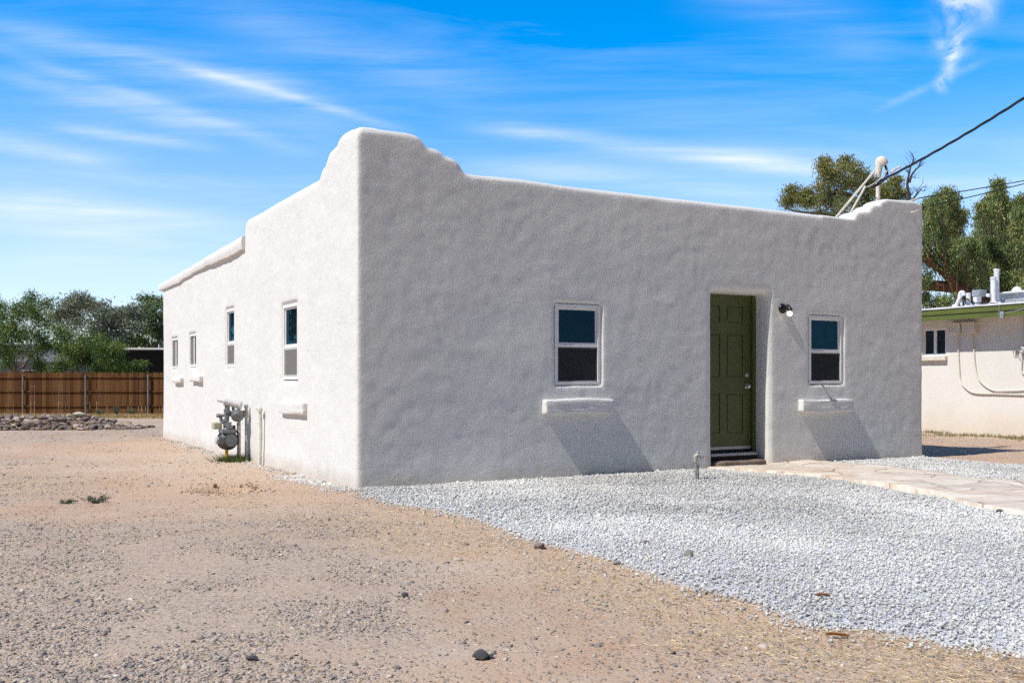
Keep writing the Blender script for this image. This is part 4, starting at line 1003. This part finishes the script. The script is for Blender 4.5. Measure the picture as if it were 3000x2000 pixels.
def leaf_mesh(name, clumps, per, sig, L, W, droop, mat, parent, seed, strand=0.0):
    """clumps: (n,4) centre + tint; each clump gets `per` small leaf blades."""
    rr = np.random.default_rng(seed); n = len(clumps) * per
    cc = np.repeat(clumps, per, 0)
    off = rr.normal(size=(n, 3)) * sig
    if strand: off[:, 2] = off[:, 2] * .45 - np.abs(rr.normal(size=n)) * strand
    c = cc[:, :3] + off
    d = rr.normal(size=(n, 3)); d /= np.linalg.norm(d, axis=1)[:, None]; d[:, 2] -= droop; d /= np.linalg.norm(d, axis=1)[:, None]
    s = np.cross(d, rr.normal(size=(n, 3))); s /= np.linalg.norm(s, axis=1)[:, None]
    l = L * rr.uniform(.6, 1.4, (n, 1)); w = W * rr.uniform(.6, 1.4, (n, 1))
    V = np.stack([c - d * l * .5, c + s * w * .5, c + d * l * .5, c - s * w * .5], 1).reshape(-1, 3)
    Fq = np.arange(n * 4).reshape(n, 4)
    t = np.clip(cc[:, 3] + rr.normal(0, .13, n), 0, 1)
    return np_mesh(name, V, Fq, mat, parent, False, {'tint': np.repeat(t, 4)})
def crown(lobes, Y, depth, dens, seed, base, hang=0.0):
    """lobes are given in photo pixels, turned into ellipsoids at distance Y with real depth."""
    rr = np.random.default_rng(seed); out = []; cen = []
    for (px, py, rp) in lobes:
        yy = Y + rr.uniform(-.5, .5) * depth; c = np.array(p3(px, py, yy)) - base; R = rp / F * yy
        cen.append((c, R)); n = max(8, int(dens * 2.0 * R ** 2 * (1 if R > .4 else 1.7)))
        d = rr.normal(size=(n, 3)); d /= np.linalg.norm(d, axis=1)[:, None]
        rad = rr.random(n) ** .45 * .95
        q = c + d * rad[:, None] * R * np.array([.92, 1.0, .88])
        t = rr.normal(.5, .24, n)
        out.append(np.concatenate([q, t[:, None]], 1))
    return np.concatenate(out), cen
def wig(a, b, n, amp, rr):
    a = Vector(a); b = Vector(b); L = (b - a).length
    return [a.lerp(b, k / n) + (Vector((rr.uniform(-1, 1), rr.uniform(-1, 1), rr.uniform(-1, 1))) * amp * L * (1 if 0 < k < n else 0)) for k in range(n + 1)]
def tree(name, label, lobes, Y, trunk_px, mat, bark, seed, depth=3.0, dens=26, per=70, sig=.22, L=.12, W=.035, droop=.3, strand=0.0, tr=.14, limbs=True, cat='tree', group=None, extra=None):
    bx, by = (trunk_px - CX) / F * Y, Y; bz = -.15 if Y > 30 else 0.0
    base = np.array([bx, by, bz]); o = thing(name, label, cat, base.tolist(), 0, group); rr = random.Random(seed)
    cl, cen = crown(lobes, Y, depth, dens, seed, base)
    bm = B(); top = min(c[2] for c, R in cen); fork = Vector((0, 0, max(.5, min(1.6, top + .4))))
    tube(bm, wig((0, 0, -.1), fork, 5, .03, rr), [tr * 1.25, tr * 1.1, tr, tr * .95, tr * .9, tr * .85], 9)
    for k, (c, R) in enumerate(cen):
        c = Vector(c); rr_ = max(.015, min(tr * .24, tr * .08 + R * .02))
        pts = wig(fork * .97, c, 6, .05, rr); tube(bm, pts, [rr_ * (1 - .13 * q) for q in range(7)], 6)
        if limbs:
            for _ in range(5):
                d = Vector((rr.gauss(0, 1), rr.gauss(0, 1), rr.gauss(.3, 1))).normalized(); tube(bm, wig(pts[4 if rr.random() < .5 else 5], c + d * R * .85, 4, .07, rr), [rr_ * .3, rr_ * .25, rr_ * .2, rr_ * .15, rr_ * .08], 4)
    if extra:
        for pts, r0, r1 in extra:
            q = spline([Vector(p3(a, b, Y + dy)) - Vector(base) for a, b, dy in pts], 6); tube(bm, q, [r0 + (r1 - r0) * k / (len(q) - 1) for k in range(len(q))], 9)
    bobj('trunk', bm, bark, o, True)
    leaf_mesh('crown', cl, per, sig, L, W, droop, mat, o, seed + 1, strand); return o
def c6(l): return [(a * .2806, 840 + b * .2806, r_ * .2806) for a, b, r_ in l]
def c7(l): return [(2690 + a * .2424, 520 + b * .2424, r_ * .2424) for a, b, r_ in l]
def c3(l): return [(2200 + a * .4464, 200 + b * .4464, r_ * .4464) for a, b, r_ in l]

G_T = 'trees behind the wooden fence'
tree('mesquite_tree', 'dark green feathery mesquite at the left end of the fence, its pale forked trunk showing', c6([(-120, 420, 190), (20, 330, 110), (90, 470, 170), (330, 260, 120), (330, 130, 55), (490, 190, 60), (290, 200, 70), (200, 330, 110), (150, 620, 150), (340, 480, 150), (460, 350, 110), (0, 640, 130), (500, 560, 120), (400, 700, 110), (10, 200, 45), (170, 240, 45), (430, 830, 80), (60, 790, 70)]), 42.5, 43, M_LF_MESQ, M_BARK, 101, 3.5, 32, 85, .155, .10, .035, .2, 0, .11, group=G_T,
     extra=[([(43, 1080, 0), (36, 1055, 0), (22, 1035, -.3), (8, 1010, -.5)], .07, .025), ([(66, 1080, 0), (85, 1050, .2), (105, 1005, .4)], .07, .03)])
tree('mesquite_tree', 'wide dark green mesquite spilling over the fence at its centre', c6([(640, 480, 130), (700, 620, 150), (840, 560, 150), (1000, 560, 160), (1130, 640, 150), (880, 740, 140), (1040, 780, 140), (1200, 780, 120), (640, 770, 120), (700, 930, 75), (760, 970, 40), (1290, 860, 90), (1230, 950, 70), (1250, 1020, 35), (1080, 920, 90), (1000, 960, 50), (1400, 800, 45), (1460, 790, 28), (560, 880, 60), (920, 930, 40), (1240, 600, 90)]), 40.6, 224, M_LF_MESQ, M_BARK, 102, 2.6, 32, 90, .155, .10, .035, .35, .16, .08, group=G_T,
     extra=[([(223, 1086, 0), (226, 1070, 0), (224, 1050, 0), (232, 1020, .2)], .06, .03)])
tree('eucalyptus_tree', 'open grey-leaved eucalyptus top rising between the two mesquites', c6([(835, 90, 45), (850, 170, 60), (760, 140, 40), (700, 190, 65), (620, 230, 60), (780, 250, 80), (690, 300, 90), (600, 330, 70), (900, 160, 25), (820, 350, 90), (700, 420, 100)]), 56, 210, M_LF_EUC, M_BARK, 103, 3, 15, 60, .30, .20, .05, .7, .15, .16, group=G_T)
tree('eucalyptus_tree', 'broad rounded grey-green eucalyptus behind the mesquite at the fence centre', c6([(980, 200, 75), (1090, 220, 85), (1020, 290, 110), (1180, 260, 100), (1290, 240, 85), (1390, 220, 60), (1410, 300, 50), (1310, 340, 100), (1150, 370, 120), (1370, 390, 60), (1000, 400, 120), (1280, 450, 80), (1100, 500, 130)]), 54, 320, M_LF_EUC, M_BARK, 104, 3.5, 19, 70, .26, .17, .05, .5, .12, .17, group=G_T)
tree('evergreen_tree', 'dark dense tree against the rear corner of the white house', c6([(1530, 110, 50), (1570, 190, 70), (1660, 150, 70), (1760, 200, 110), (1600, 290, 100), (1700, 330, 130), (1540, 270, 45), (1480, 400, 75), (1560, 430, 100), (1430, 500, 90), (1640, 500, 120), (1510, 560, 90), (1400, 590, 70), (1620, 610, 80), (1780, 500, 160), (1330, 560, 60), (1850, 330, 160)]), 58, 455, M_LF_DK, M_BARK, 105, 4, 17, 75, .28, .17, .055, .4, .1, .18, group=G_T)
# tree beyond the frame, seen mirrored in the side windows
tree('mesquite_tree', 'mesquite standing past the left end of the fence, mirrored in the side window', [(-470, 800, 130), (-380, 860, 110), (-560, 880, 120), (-480, 690, 80), (-290, 900, 90), (-330, 790, 60), (-520, 760, 90)], 31, -440, M_LF_MESQ, M_BARK, 106, 2.5, 14, 50, .26, .2, .06, .6, .2, .12, group=G_T)

G_R = 'weeping trees behind the cream house'
tree('pepper_tree', 'olive weeping tree rising behind the parapet and service mast', c3([(268, 775, 26), (275, 830, 16), (232, 855, 14), (375, 790, 30), (370, 850, 26), (320, 830, 18), (480, 640, 28), (485, 590, 14), (500, 690, 60), (580, 640, 55), (625, 590, 22), (690, 640, 50), (735, 690, 35), (560, 730, 75), (650, 740, 70), (470, 760, 50), (450, 850, 55), (520, 840, 60), (620, 850, 85), (770, 720, 30), (760, 800, 70), (860, 790, 70), (930, 760, 50), (950, 720, 25), (1000, 800, 35), (900, 850, 70), (560, 930, 70), (450, 930, 45), (700, 920, 80), (480, 1000, 80), (800, 920, 80)]), 36, 2500, M_LF_OLV, M_BARK, 111, 3.0, 34, 85, .13, .12, .032, .9, .18, .16, group=G_R,
     extra=[([(2446, 560, 0), (2470, 568, 0), (2490, 575, .2), (2508, 600, .2), (2512, 650, .2)], .07, .16), ([(2290, 602, -.5), (2310, 612, -.3), (2340, 620, 0), (2400, 625, .2)], .015, .05)])
bt = thing('bare_tree', 'leafless dark tree with thin twigs sticking up behind the parapet corner', 'tree', (p3(2655, 700, 33)[0], 33, 0)); bm = B(); rr = random.Random(9)
def bp(a, b): q = p3(2400 + a * .17007, 440 + b * .17007, 33); return q - Vector(bt.location)
tube(bm, [Vector((0, 0, -.1)), Vector((0, 0, 3)), bp(1510, 1300), bp(1525, 850)], [.12, .10, .07, .055], 8)
tw = [([(1525, 850), (1550, 780), (1520, 640), (1525, 520), (1550, 400), (1580, 270), (1630, 170), (1610, 90), (1550, 10)], .055, .008), ([(1555, 560), (1590, 440), (1650, 350), (1720, 280), (1740, 200), (1780, 180)], .04, .008), ([(1600, 260), (1660, 210), (1720, 165)], .025, .006),
      ([(1600, 860), (1650, 800), (1700, 740), (1740, 690), (1790, 630), (1880, 645)], .035, .006), ([(1700, 740), (1690, 700), (1760, 600), (1800, 530)], .015, .004), ([(1545, 400), (1500, 330), (1510, 260)], .012, .004), ([(1720, 290), (1800, 240)], .02, .006), ([(1600, 470), (1720, 485)], .01, .004), ([(1560, 780), (1640, 715)], .02, .006), ([(1740, 690), (1810, 712)], .012, .004), ([(1510, 850), (1600, 860)], .05, .035)]
for pts, r0, r1 in tw:
    q = spline([bp(*p) for p in pts], 4); tube(bm, q, [r0 + (r1 - r0) * k / (len(q) - 1) for k in range(len(q))], 6)
    for _ in range(5):
        s = rr.choice(q); tube(bm, [s, s + Vector((rr.uniform(-.3, .35), rr.uniform(-.3, .3), rr.uniform(0, .35)))], [.007, .003], 4)
bobj('trunk', bm, M_BARKD, bt, True)
tree('pepper_tree', 'drooping green tree beside the parapet corner, with thick red-brown limbs', c7([(230, 210, 65), (330, 200, 55), (400, 260, 60), (150, 270, 55), (90, 330, 60), (250, 330, 100), (370, 360, 80), (430, 190, 25), (350, 130, 14), (520, 400, 45), (500, 460, 30), (190, 450, 110), (330, 500, 100), (420, 560, 70), (120, 580, 90), (270, 640, 120), (420, 680, 80), (100, 750, 90), (260, 800, 110), (400, 820, 100), (480, 760, 60), (60, 900, 70), (180, 920, 80), (340, 960, 80), (480, 920, 80), (-60, 600, 130), (-40, 860, 100), (100, 1150, 90), (80, 1400, 90), (220, 1460, 90), (420, 1000, 50), (350, 1450, 80), (480, 1150, 80)]), 35, 2845, M_LF_PEP, M_BARKR, 112, 3.0, 30, 100, .125, .13, .03, 1.1, .28, .2, group=G_R,
     extra=[([(2640, 833, 0), (2720, 836, 0), (2790, 842, .3), (2830, 858, .3), (2880, 890, .3)], .17, .24), ([(2700, 752, -.3), (2735, 775, -.2), (2768, 800, 0), (2800, 838, .2), (2840, 862, .3)], .10, .2), ([(2712, 668, 0), (2725, 645, 0), (2738, 632, 0), (2755, 633, .1), (2800, 610, .2)], .05, .015), ([(2724, 640, 0), (2738, 605, 0)], .03, .01), ([(2795, 800, .5), (2797, 735, .5)], .03, .02)])
tree('pepper_tree', 'tallest pointed weeping green tree above the white roof pipes', c7([(955, 30, 22), (970, 60, 22), (975, 130, 30), (990, 180, 55), (1000, 260, 80), (850, 290, 60), (760, 310, 30), (870, 200, 25), (920, 330, 90), (1070, 330, 75), (1110, 300, 25), (830, 440, 90), (960, 450, 110), (1070, 470, 80), (760, 520, 60), (880, 580, 110), (1010, 600, 120), (1120, 600, 70), (720, 680, 80), (830, 730, 120), (980, 760, 140), (1110, 760, 110), (600, 740, 60), (690, 820, 80), (780, 900, 130), (920, 930, 140), (1080, 940, 130), (620, 920, 60), (700, 1050, 120), (860, 1090, 140), (1020, 1120, 140), (1150, 1090, 120), (600, 1200, 110), (760, 1240, 110), (1000, 1300, 120), (1150, 1290, 120), (560, 1040, 60), (640, 1330, 100), (850, 1380, 100)]), 38, 2935, M_LF_PEP, M_BARK, 113, 4.0, 30, 100, .125, .14, .032, 1.2, .36, .22, group=G_R)
tree('pepper_tree', 'weeping green tree right of the tallest pointed one, cut by the frame', c7([(1240, 270, 60), (1300, 330, 90), (1210, 390, 70), (1380, 450, 140), (1270, 500, 90), (1190, 560, 45), (1330, 650, 110), (1230, 640, 50), (1260, 800, 90), (1400, 850, 150), (1270, 950, 100), (1240, 1150, 100), (1380, 1150, 140), (1270, 1300, 90), (1250, 220, 25)]), 36, 3040, M_LF_PEP, M_BARK, 114, 3.0, 30, 100, .125, .14, .032, 1.2, .32, .18, group=G_R)

# blades of grass / weeds
def blades(name, pts, hgt, w, mat, seed, tint=.5, parent=None, spread=.5):
    rr = np.random.default_rng(seed); n = len(pts); X, Y = pts[:, 0], pts[:, 1]
    a = rr.uniform(0, 2 * np.pi, n); h = hgt * rr.uniform(.5, 1.3, n); ln = rr.normal(0, spread, (n, 2)) * h[:, None]
    z = gh(X, Y); W = w * rr.uniform(.6, 1.3, n)
    V = np.stack([np.stack([X - np.cos(a) * W, Y - np.sin(a) * W, z - .01], 1), np.stack([X + np.cos(a) * W, Y + np.sin(a) * W, z - .01], 1), np.stack([X + ln[:, 0], Y + ln[:, 1], z + h], 1)], 1).reshape(-1, 3)
    return np_mesh(name, V, np.arange(n * 3).reshape(n, 3), mat, parent, False, {'tint': np.repeat(np.clip(rr.normal(tint, .2, n), 0, 1), 3)})
rr = np.random.default_rng(21)
pts = np.stack([rr.uniform(-24, -4, 26000), 33.2 + rr.random(26000) * 5.4], 1); pts = pts[rr.random(len(pts)) < sstep(.3, .55, fbm(pts, .7, 12, 3)) * .9 + .15]
o = kind(blades('dry_grass', pts, .07, .012, M_LF_DRY, 5), 'stuff'); o['label'] = 'dry yellow grass strip along the foot of the wooden fence'
def nl(y, x): q = NO + AX * x + AY * y; return (q.x, q.y)
yy = rr.uniform(-5, 8, 9000); xx = -np.abs(rr.normal(0, .55, 9000)) - .02
pts = np.stack([NO.x + AX.x * xx + AY.x * yy, NO.y + AX.y * xx + AY.y * yy], 1); pts = pts[rr.random(len(pts)) < sstep(.44, .66, fbm(pts, 1.6, 19, 4)) * .8]
o = kind(blades('grass', pts, .07, .009, M_LF_WEED, 6, .88), 'stuff'); o['label'] = 'sparse yellow-green grass along the foot of the cream house'
# weeds along the white side wall and by the meter
n_ = 2200; yy = rr.uniform(.1, 11, n_); xx = -.03 - np.abs(rr.normal(0, .10, n_))
pts = np.stack([HO.x + AX.x * xx + AY.x * yy, HO.y + AX.y * xx + AY.y * yy], 1); pts = pts[rr.random(len(pts)) < sstep(.52, .72, fbm(pts, 1.7, 29, 3)) * .8]
o = kind(blades('weeds', pts, .035, .005, M_LF_WEED, 7, .7, None, .9), 'stuff'); o['label'] = 'thin low weeds along the foot of the white side wall'
cx_, cy_ = G0.location.x, G0.location.y
n_ = 700; q = rr.normal(size=(n_, 2)) * np.array([.11, .12]) + np.array([cx_ + .10, cy_ - .02])
o = blades('grass_clump', q, .10, .006, M_LF_WEED, 8, .22, None, .7); tag(o, 'green grass clump growing under the gas meter', 'grass')
wx, wy = gp(290, 1478)
def weed(name, label, x, y, R, hgt, mat, seed, nb=26):
    base = np.array([x, y, float(gh(np.array([x]), np.array([y]))[0])]); o = thing(name, label, 'plant', base.tolist()); rr = np.random.default_rng(seed); bm = B(); cl = []
    for _ in range(nb):
        a = rr.uniform(0, 6.28); d = rr.uniform(.3, 1) * R; t = Vector((math.cos(a) * d, math.sin(a) * d, hgt * rr.uniform(.4, 1))); tube(bm, [Vector((0, 0, -.01)), t * .55 + Vector((0, 0, .01)), t], [.004, .003, .0015], 4)
        for s in (.5, .7, .85, 1): cl.append([*(t * s), rr.normal(.5, .15)])
    bobj('stem', bm, M_BARK, o); leaf_mesh('foliage', np.array(cl), 9, R * .07, R * .16, R * .05, .0, mat, o, seed); return o
M_LF_SAGE = M_LF_DUSTY
weed('low_weed', 'small grey-green weed lying on the dirt near the left edge', *gp(285, 1474), .13, .07, M_LF_SAGE, 3, 16)
weed('low_weed', 'flat straggling weed just left of the grey-green one', *gp(185, 1477), .13, .03, M_LF_SAGE, 4, 10)
weed('fence_shrub', 'dusty shrub at the fence foot, second bay from the house', *(lambda p: (p.x, p.y))(p3(342, 1215, 37.8)), .22, .34, M_LF_DUSTY, 5)
weed('fence_shrub', 'small dusty shrub at the fence foot close to the house corner', *(lambda p: (p.x, p.y))(p3(386, 1215, 38)), .2, .26, M_LF_DUSTY, 6)
weed('fence_shrub', 'low dusty shrub at the fence foot beside the pale boulder', *(lambda p: (p.x, p.y))(p3(296, 1215, 37.6)), .2, .20, M_LF_DUSTY, 7)

# ------------------------------------------------------------------ buildings beyond the fence
sh = thing('dark_shed', 'dark navy shed with thin white roof edge behind the fence', 'shed', (p3(420, 1100, 50)[0], 50, -.15)); zr = p3(400, 1022, 50)[2] + .15
bm = B(); box(bm, -2.6, 4.2, 1.2, 6, -.1, zr - .10); bobj('wall', bm, M_NAVY, sh)
bm = B(); box(bm, -2.8, 4.4, -.9, 6.2, zr - .10, zr - .03); bobj('roof', bm, M_NAVY, sh)
bm = B(); box(bm, -2.82, 4.42, -.94, -.901, zr - .06, zr + .03); bobj('roof_edge', bm, M_ROOFW, sh)
for x in (.45, .95, 1.3):
    bm = B(); tube(bm, [(x, 1, zr - .04), (x, 1, zr + .26)], .06, 8); bobj('vent_pipe', bm, M_ROOFW, sh)
M_BLUEG = simple('blue_grey_siding', (.22, .25, .29), .8, .15, 2); M_ROOFG = simple('grey_shingle', (.12, .12, .13), .9, .25, 3)
gh_ = thing('grey_house', 'blue-grey house half hidden behind the left mesquite', 'house', (p3(-40, 1100, 62)[0], 62, -.15))
bm = B(); box(bm, -7, 4.6, 0, 7, -.1, 2.5); bobj('wall', bm, M_BLUEG, gh_)
bm = B(); vs = [bm.verts.new(q) for q in ((-7.4, -.5, 2.45), (5, -.5, 2.45), (5, 7.5, 2.45), (-7.4, 7.5, 2.45), (-7.4, 3.5, 3.7), (5, 3.5, 3.7))]
for f_ in ((0, 1, 5, 4), (1, 2, 5), (2, 3, 4, 5), (3, 0, 4), (0, 3, 2, 1)): bm.faces.new([vs[q] for q in f_])
bobj('roof', bm, M_ROOFG, gh_)
bm = B(); box(bm, 2.2, 3.4, -.05, .02, .9, 2.0, .01); w_ = bobj('window', bm, M_VINYL, gh_); bm = B(); box(bm, 2.3, 3.3, -.06, -.051, 1.0, 1.9); bobj('pane', bm, M_GLASS2, w_)
# far hills
hx = np.linspace(-4200, 4200, 160); prof = 40 + 120 * fbm(np.stack([hx, hx * 0], 1), .0011, 3, 4)
V = []; 
for k, (dy, s) in enumerate(((0, 0), (250, .6), (600, 1.0), (1200, .3))): V += [(x, 3600 + dy + 60 * math.sin(x * .003 + k), -5 + prof[i] * s * (.9 + .2 * math.sin(x * .006 + k))) for i, x in enumerate(hx)]
idx = np.arange(4 * 160).reshape(4, 160); FQ = np.stack([idx[:-1, :-1], idx[:-1, 1:], idx[1:, 1:], idx[1:, :-1]], -1).reshape(-1, 4)
kind(np_mesh('hills', np.array(V), FQ, simple('blue_grey_hill', (.16, .17, .19), .95, .2, .004), None, True), 'structure')

# ------------------------------------------------------------------ light, sky
a_, n_, d_ = .735, .046, 1.0
trav = (AX * a_ + AY * n_ + Vector((0, 0, -d_))).normalized()
sun = bpy.data.lights.new('sun', 'SUN'); sun.energy = 5.0; sun.angle = math.radians(.53); sun.color = (1, .962, .885)
so = bpy.data.objects.new('sun', sun); C.objects.link(so); so.rotation_euler = trav.to_track_quat('-Z', 'Y').to_euler()
tos = -trav; el = math.asin(tos.z); rot = math.atan2(tos.x, tos.y)
w = bpy.data.worlds.new('World'); SC.world = w; w.use_nodes = True; nt = w.node_tree
class WN(N):
    def __init__(s): s.t = nt
W_ = WN()
sky = nt.nodes.new('ShaderNodeTexSky'); sky.sky_type = 'NISHITA'; sky.sun_disc = False; sky.sun_elevation = el; sky.sun_rotation = rot; sky.air_density = 1.0; sky.dust_density = .35; sky.ozone_density = 3.0; sky.altitude = 750
SKYSAT = 1.55
dirn = W_.n('TexCoord').outputs['Generated']; sx = W_.n('SeparateXYZ', Vector=dirn)
x_, y_, z_ = sx.outputs
hs = W_.n('HueSaturation', Color=sky.outputs[0], Saturation=W_.rng(z_, .02, .36, .92, SKYSAT, smooth=True), Value=W_.math('MULTIPLY', W_.rng(y_, -.35, .35,   .32, 1.75, smooth=True), W_.rng(z_, .0, .32, .74, 1.04, smooth=True)), Hue=W_.rng(z_, .0, .3, .513, .501)).outputs[0]  # sky dimmed behind the camera, raised ahead, to cut fill on the front wall
yc = W_.math('MAXIMUM', y_, .05); u = W_.math('DIVIDE', x_, yc); v = W_.math('DIVIDE', z_, yc)
front = W_.rng(y_, .05, .25)
uv = W_.n('CombineXYZ', X=u, Y=v).outputs[0]
warp = W_.n('TexNoise', Vector=uv, Scale=5.0, Detail=3.0).outputs['Fac']; NZA = W_.rng(W_.noise(W_.n('Mapping', Vector=uv, Rotation=(0, 0, .20), Scale=(3.4, 46., 1.)).outputs[0], 1.0, 5, .65, .3), .24, .74)
NZB = W_.rng(W_.noise(W_.n('Mapping', Vector=uv, Rotation=(0, 0, -.3), Scale=(20., 26., 1.)).outputs[0], 1.0, 4, .62, 1.2), .34, .68)
def pxv(a, b): a *= S; b *= S; return (a - CX) / F, (HY - b) / F
def streak(a, b, wid, inten, nfreq=6.0, fade=.25, seed=0.0, wob=.6):
    (u0, v0), (u1, v1) = pxv(*a), pxv(*b); du, dv = u1 - u0, v1 - v0; L = math.hypot(du, dv); du /= L; dv /= L
    pu = W_.math('SUBTRACT', u, u0); pv = W_.math('SUBTRACT', v, v0)
    t = W_.math('DIVIDE', W_.math('ADD', W_.math('MULTIPLY', pu, du), W_.math('MULTIPLY', pv, dv)), L)
    s = W_.math('SUBTRACT', W_.math('MULTIPLY', pv, du), W_.math('MULTIPLY', pu, dv)); wv = wid * S / F
    s = W_.math('ADD', s, W_.math('MULTIPLY', W_.math('SUBTRACT', warp, .5), wv * 2.2 * wob))
    s = W_.math('DIVIDE', s, wv)
    g = W_.math('POWER', 2.718, W_.math('MULTIPLY', W_.math('MULTIPLY', s, s), -1.0))
    en = W_.math('MULTIPLY', W_.rng(t, 0, fade, smooth=True), W_.rng(t, 1, 1 - fade, smooth=True))
    nz = NZB if 12.5 < seed < 16.5 else NZA
    return W_.math('MULTIPLY', W_.math('MULTIPLY', g, en), W_.math('MULTIPLY', nz, inten))
ST = [((250, 105), (1000, 318), 11, .46, 6, .35, 1), ((-150, 20), (820, 250), 34, .42, 6, .3, 2), ((-150, 60), (790, 385), 17, .42, 6, .3, 18), ((-150, 125), (560, 320), 22, .34, 6, .3, 19), ((60, 282), (560, 350), 13, .55, 6, .35, 3),
      ((-150, 300), (330, 395), 24, .55, 6, .3, 4), ((-250, 462), (640, 508), 26, .75, 5, .35, 5), ((-250, 500), (460, 540), 26, .5, 5, .35, 6), ((980, 275), (2050, 412), 20, .72, 7, .3, 7), ((1500, 340), (2100, 395), 38, .4, 6, .4, 20),
      ((900, 355), (1950, 470), 26, .42, 6, .35, 8), ((-100, 590), (700, 600), 50, .35, 5, .35, 10), ((1850, 420), (2600, 440), 50, .35, 5, .35, 11), ((300, -60), (1300, 300), 60, .26, 6, .35, 12), ((1500, -60), (2150, 120), 60, .22, 6, .35, 21),
      ((2215, -60), (2190, 150), 40, .62, 9, .2, 13, 1.2), ((2212, 80), (2160, 224), 15, .85, 9, .2, 14, .8), ((2290, 130), (1980, 270), 9, .3, 6, .35, 15), ((2120, -40), (2320, 20), 36, .6, 8, .3, 16, 1.2), ((-100, 150), (1000, 330), 90, .26, 4, .3, 17)]
tot = None
for q in ST:
    s_ = streak(*q); tot = s_ if tot is None else W_.math('ADD', tot, s_)
cir = W_.n('Mapping', Vector=uv, Rotation=(0, 0, .22), Scale=(2.0, 19., 1.)).outputs[0]
veil = W_.math('MULTIPLY', W_.rng(W_.noise(cir, 1.0, 5, .62, .5), .46, .80), W_.rng(v, .42, .05, .18, .55))
tot = W_.math('MULTIPLY', W_.math('MULTIPLY', W_.math('ADD', tot, W_.math('MULTIPLY', veil, .75)), front), .85, clamp=True)
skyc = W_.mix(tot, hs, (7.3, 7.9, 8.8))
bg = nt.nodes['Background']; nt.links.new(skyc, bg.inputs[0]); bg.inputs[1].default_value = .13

# ------------------------------------------------------------------ camera
cam = bpy.data.cameras.new('camera'); co = bpy.data.objects.new('camera', cam); C.objects.link(co); SC.camera = co
co.location = (0, 0, EYE); co.rotation_euler = (math.pi / 2, 0, 0)
cam.sensor_width = 36; cam.lens = 36 * F / 3000; cam.shift_y = (HY - 1000) / 3000; cam.clip_end = 12000; cam.clip_start = .05
SC.view_settings.view_transform = 'Standard'; SC.view_settings.look = 'None'; SC.view_settings.exposure = .04; SC.view_settings.gamma = 1
SC.render.engine = 'CYCLES'; SC.cycles.use_denoising = False; SC.cycles.max_bounces = 6; SC.cycles.diffuse_bounces = 4
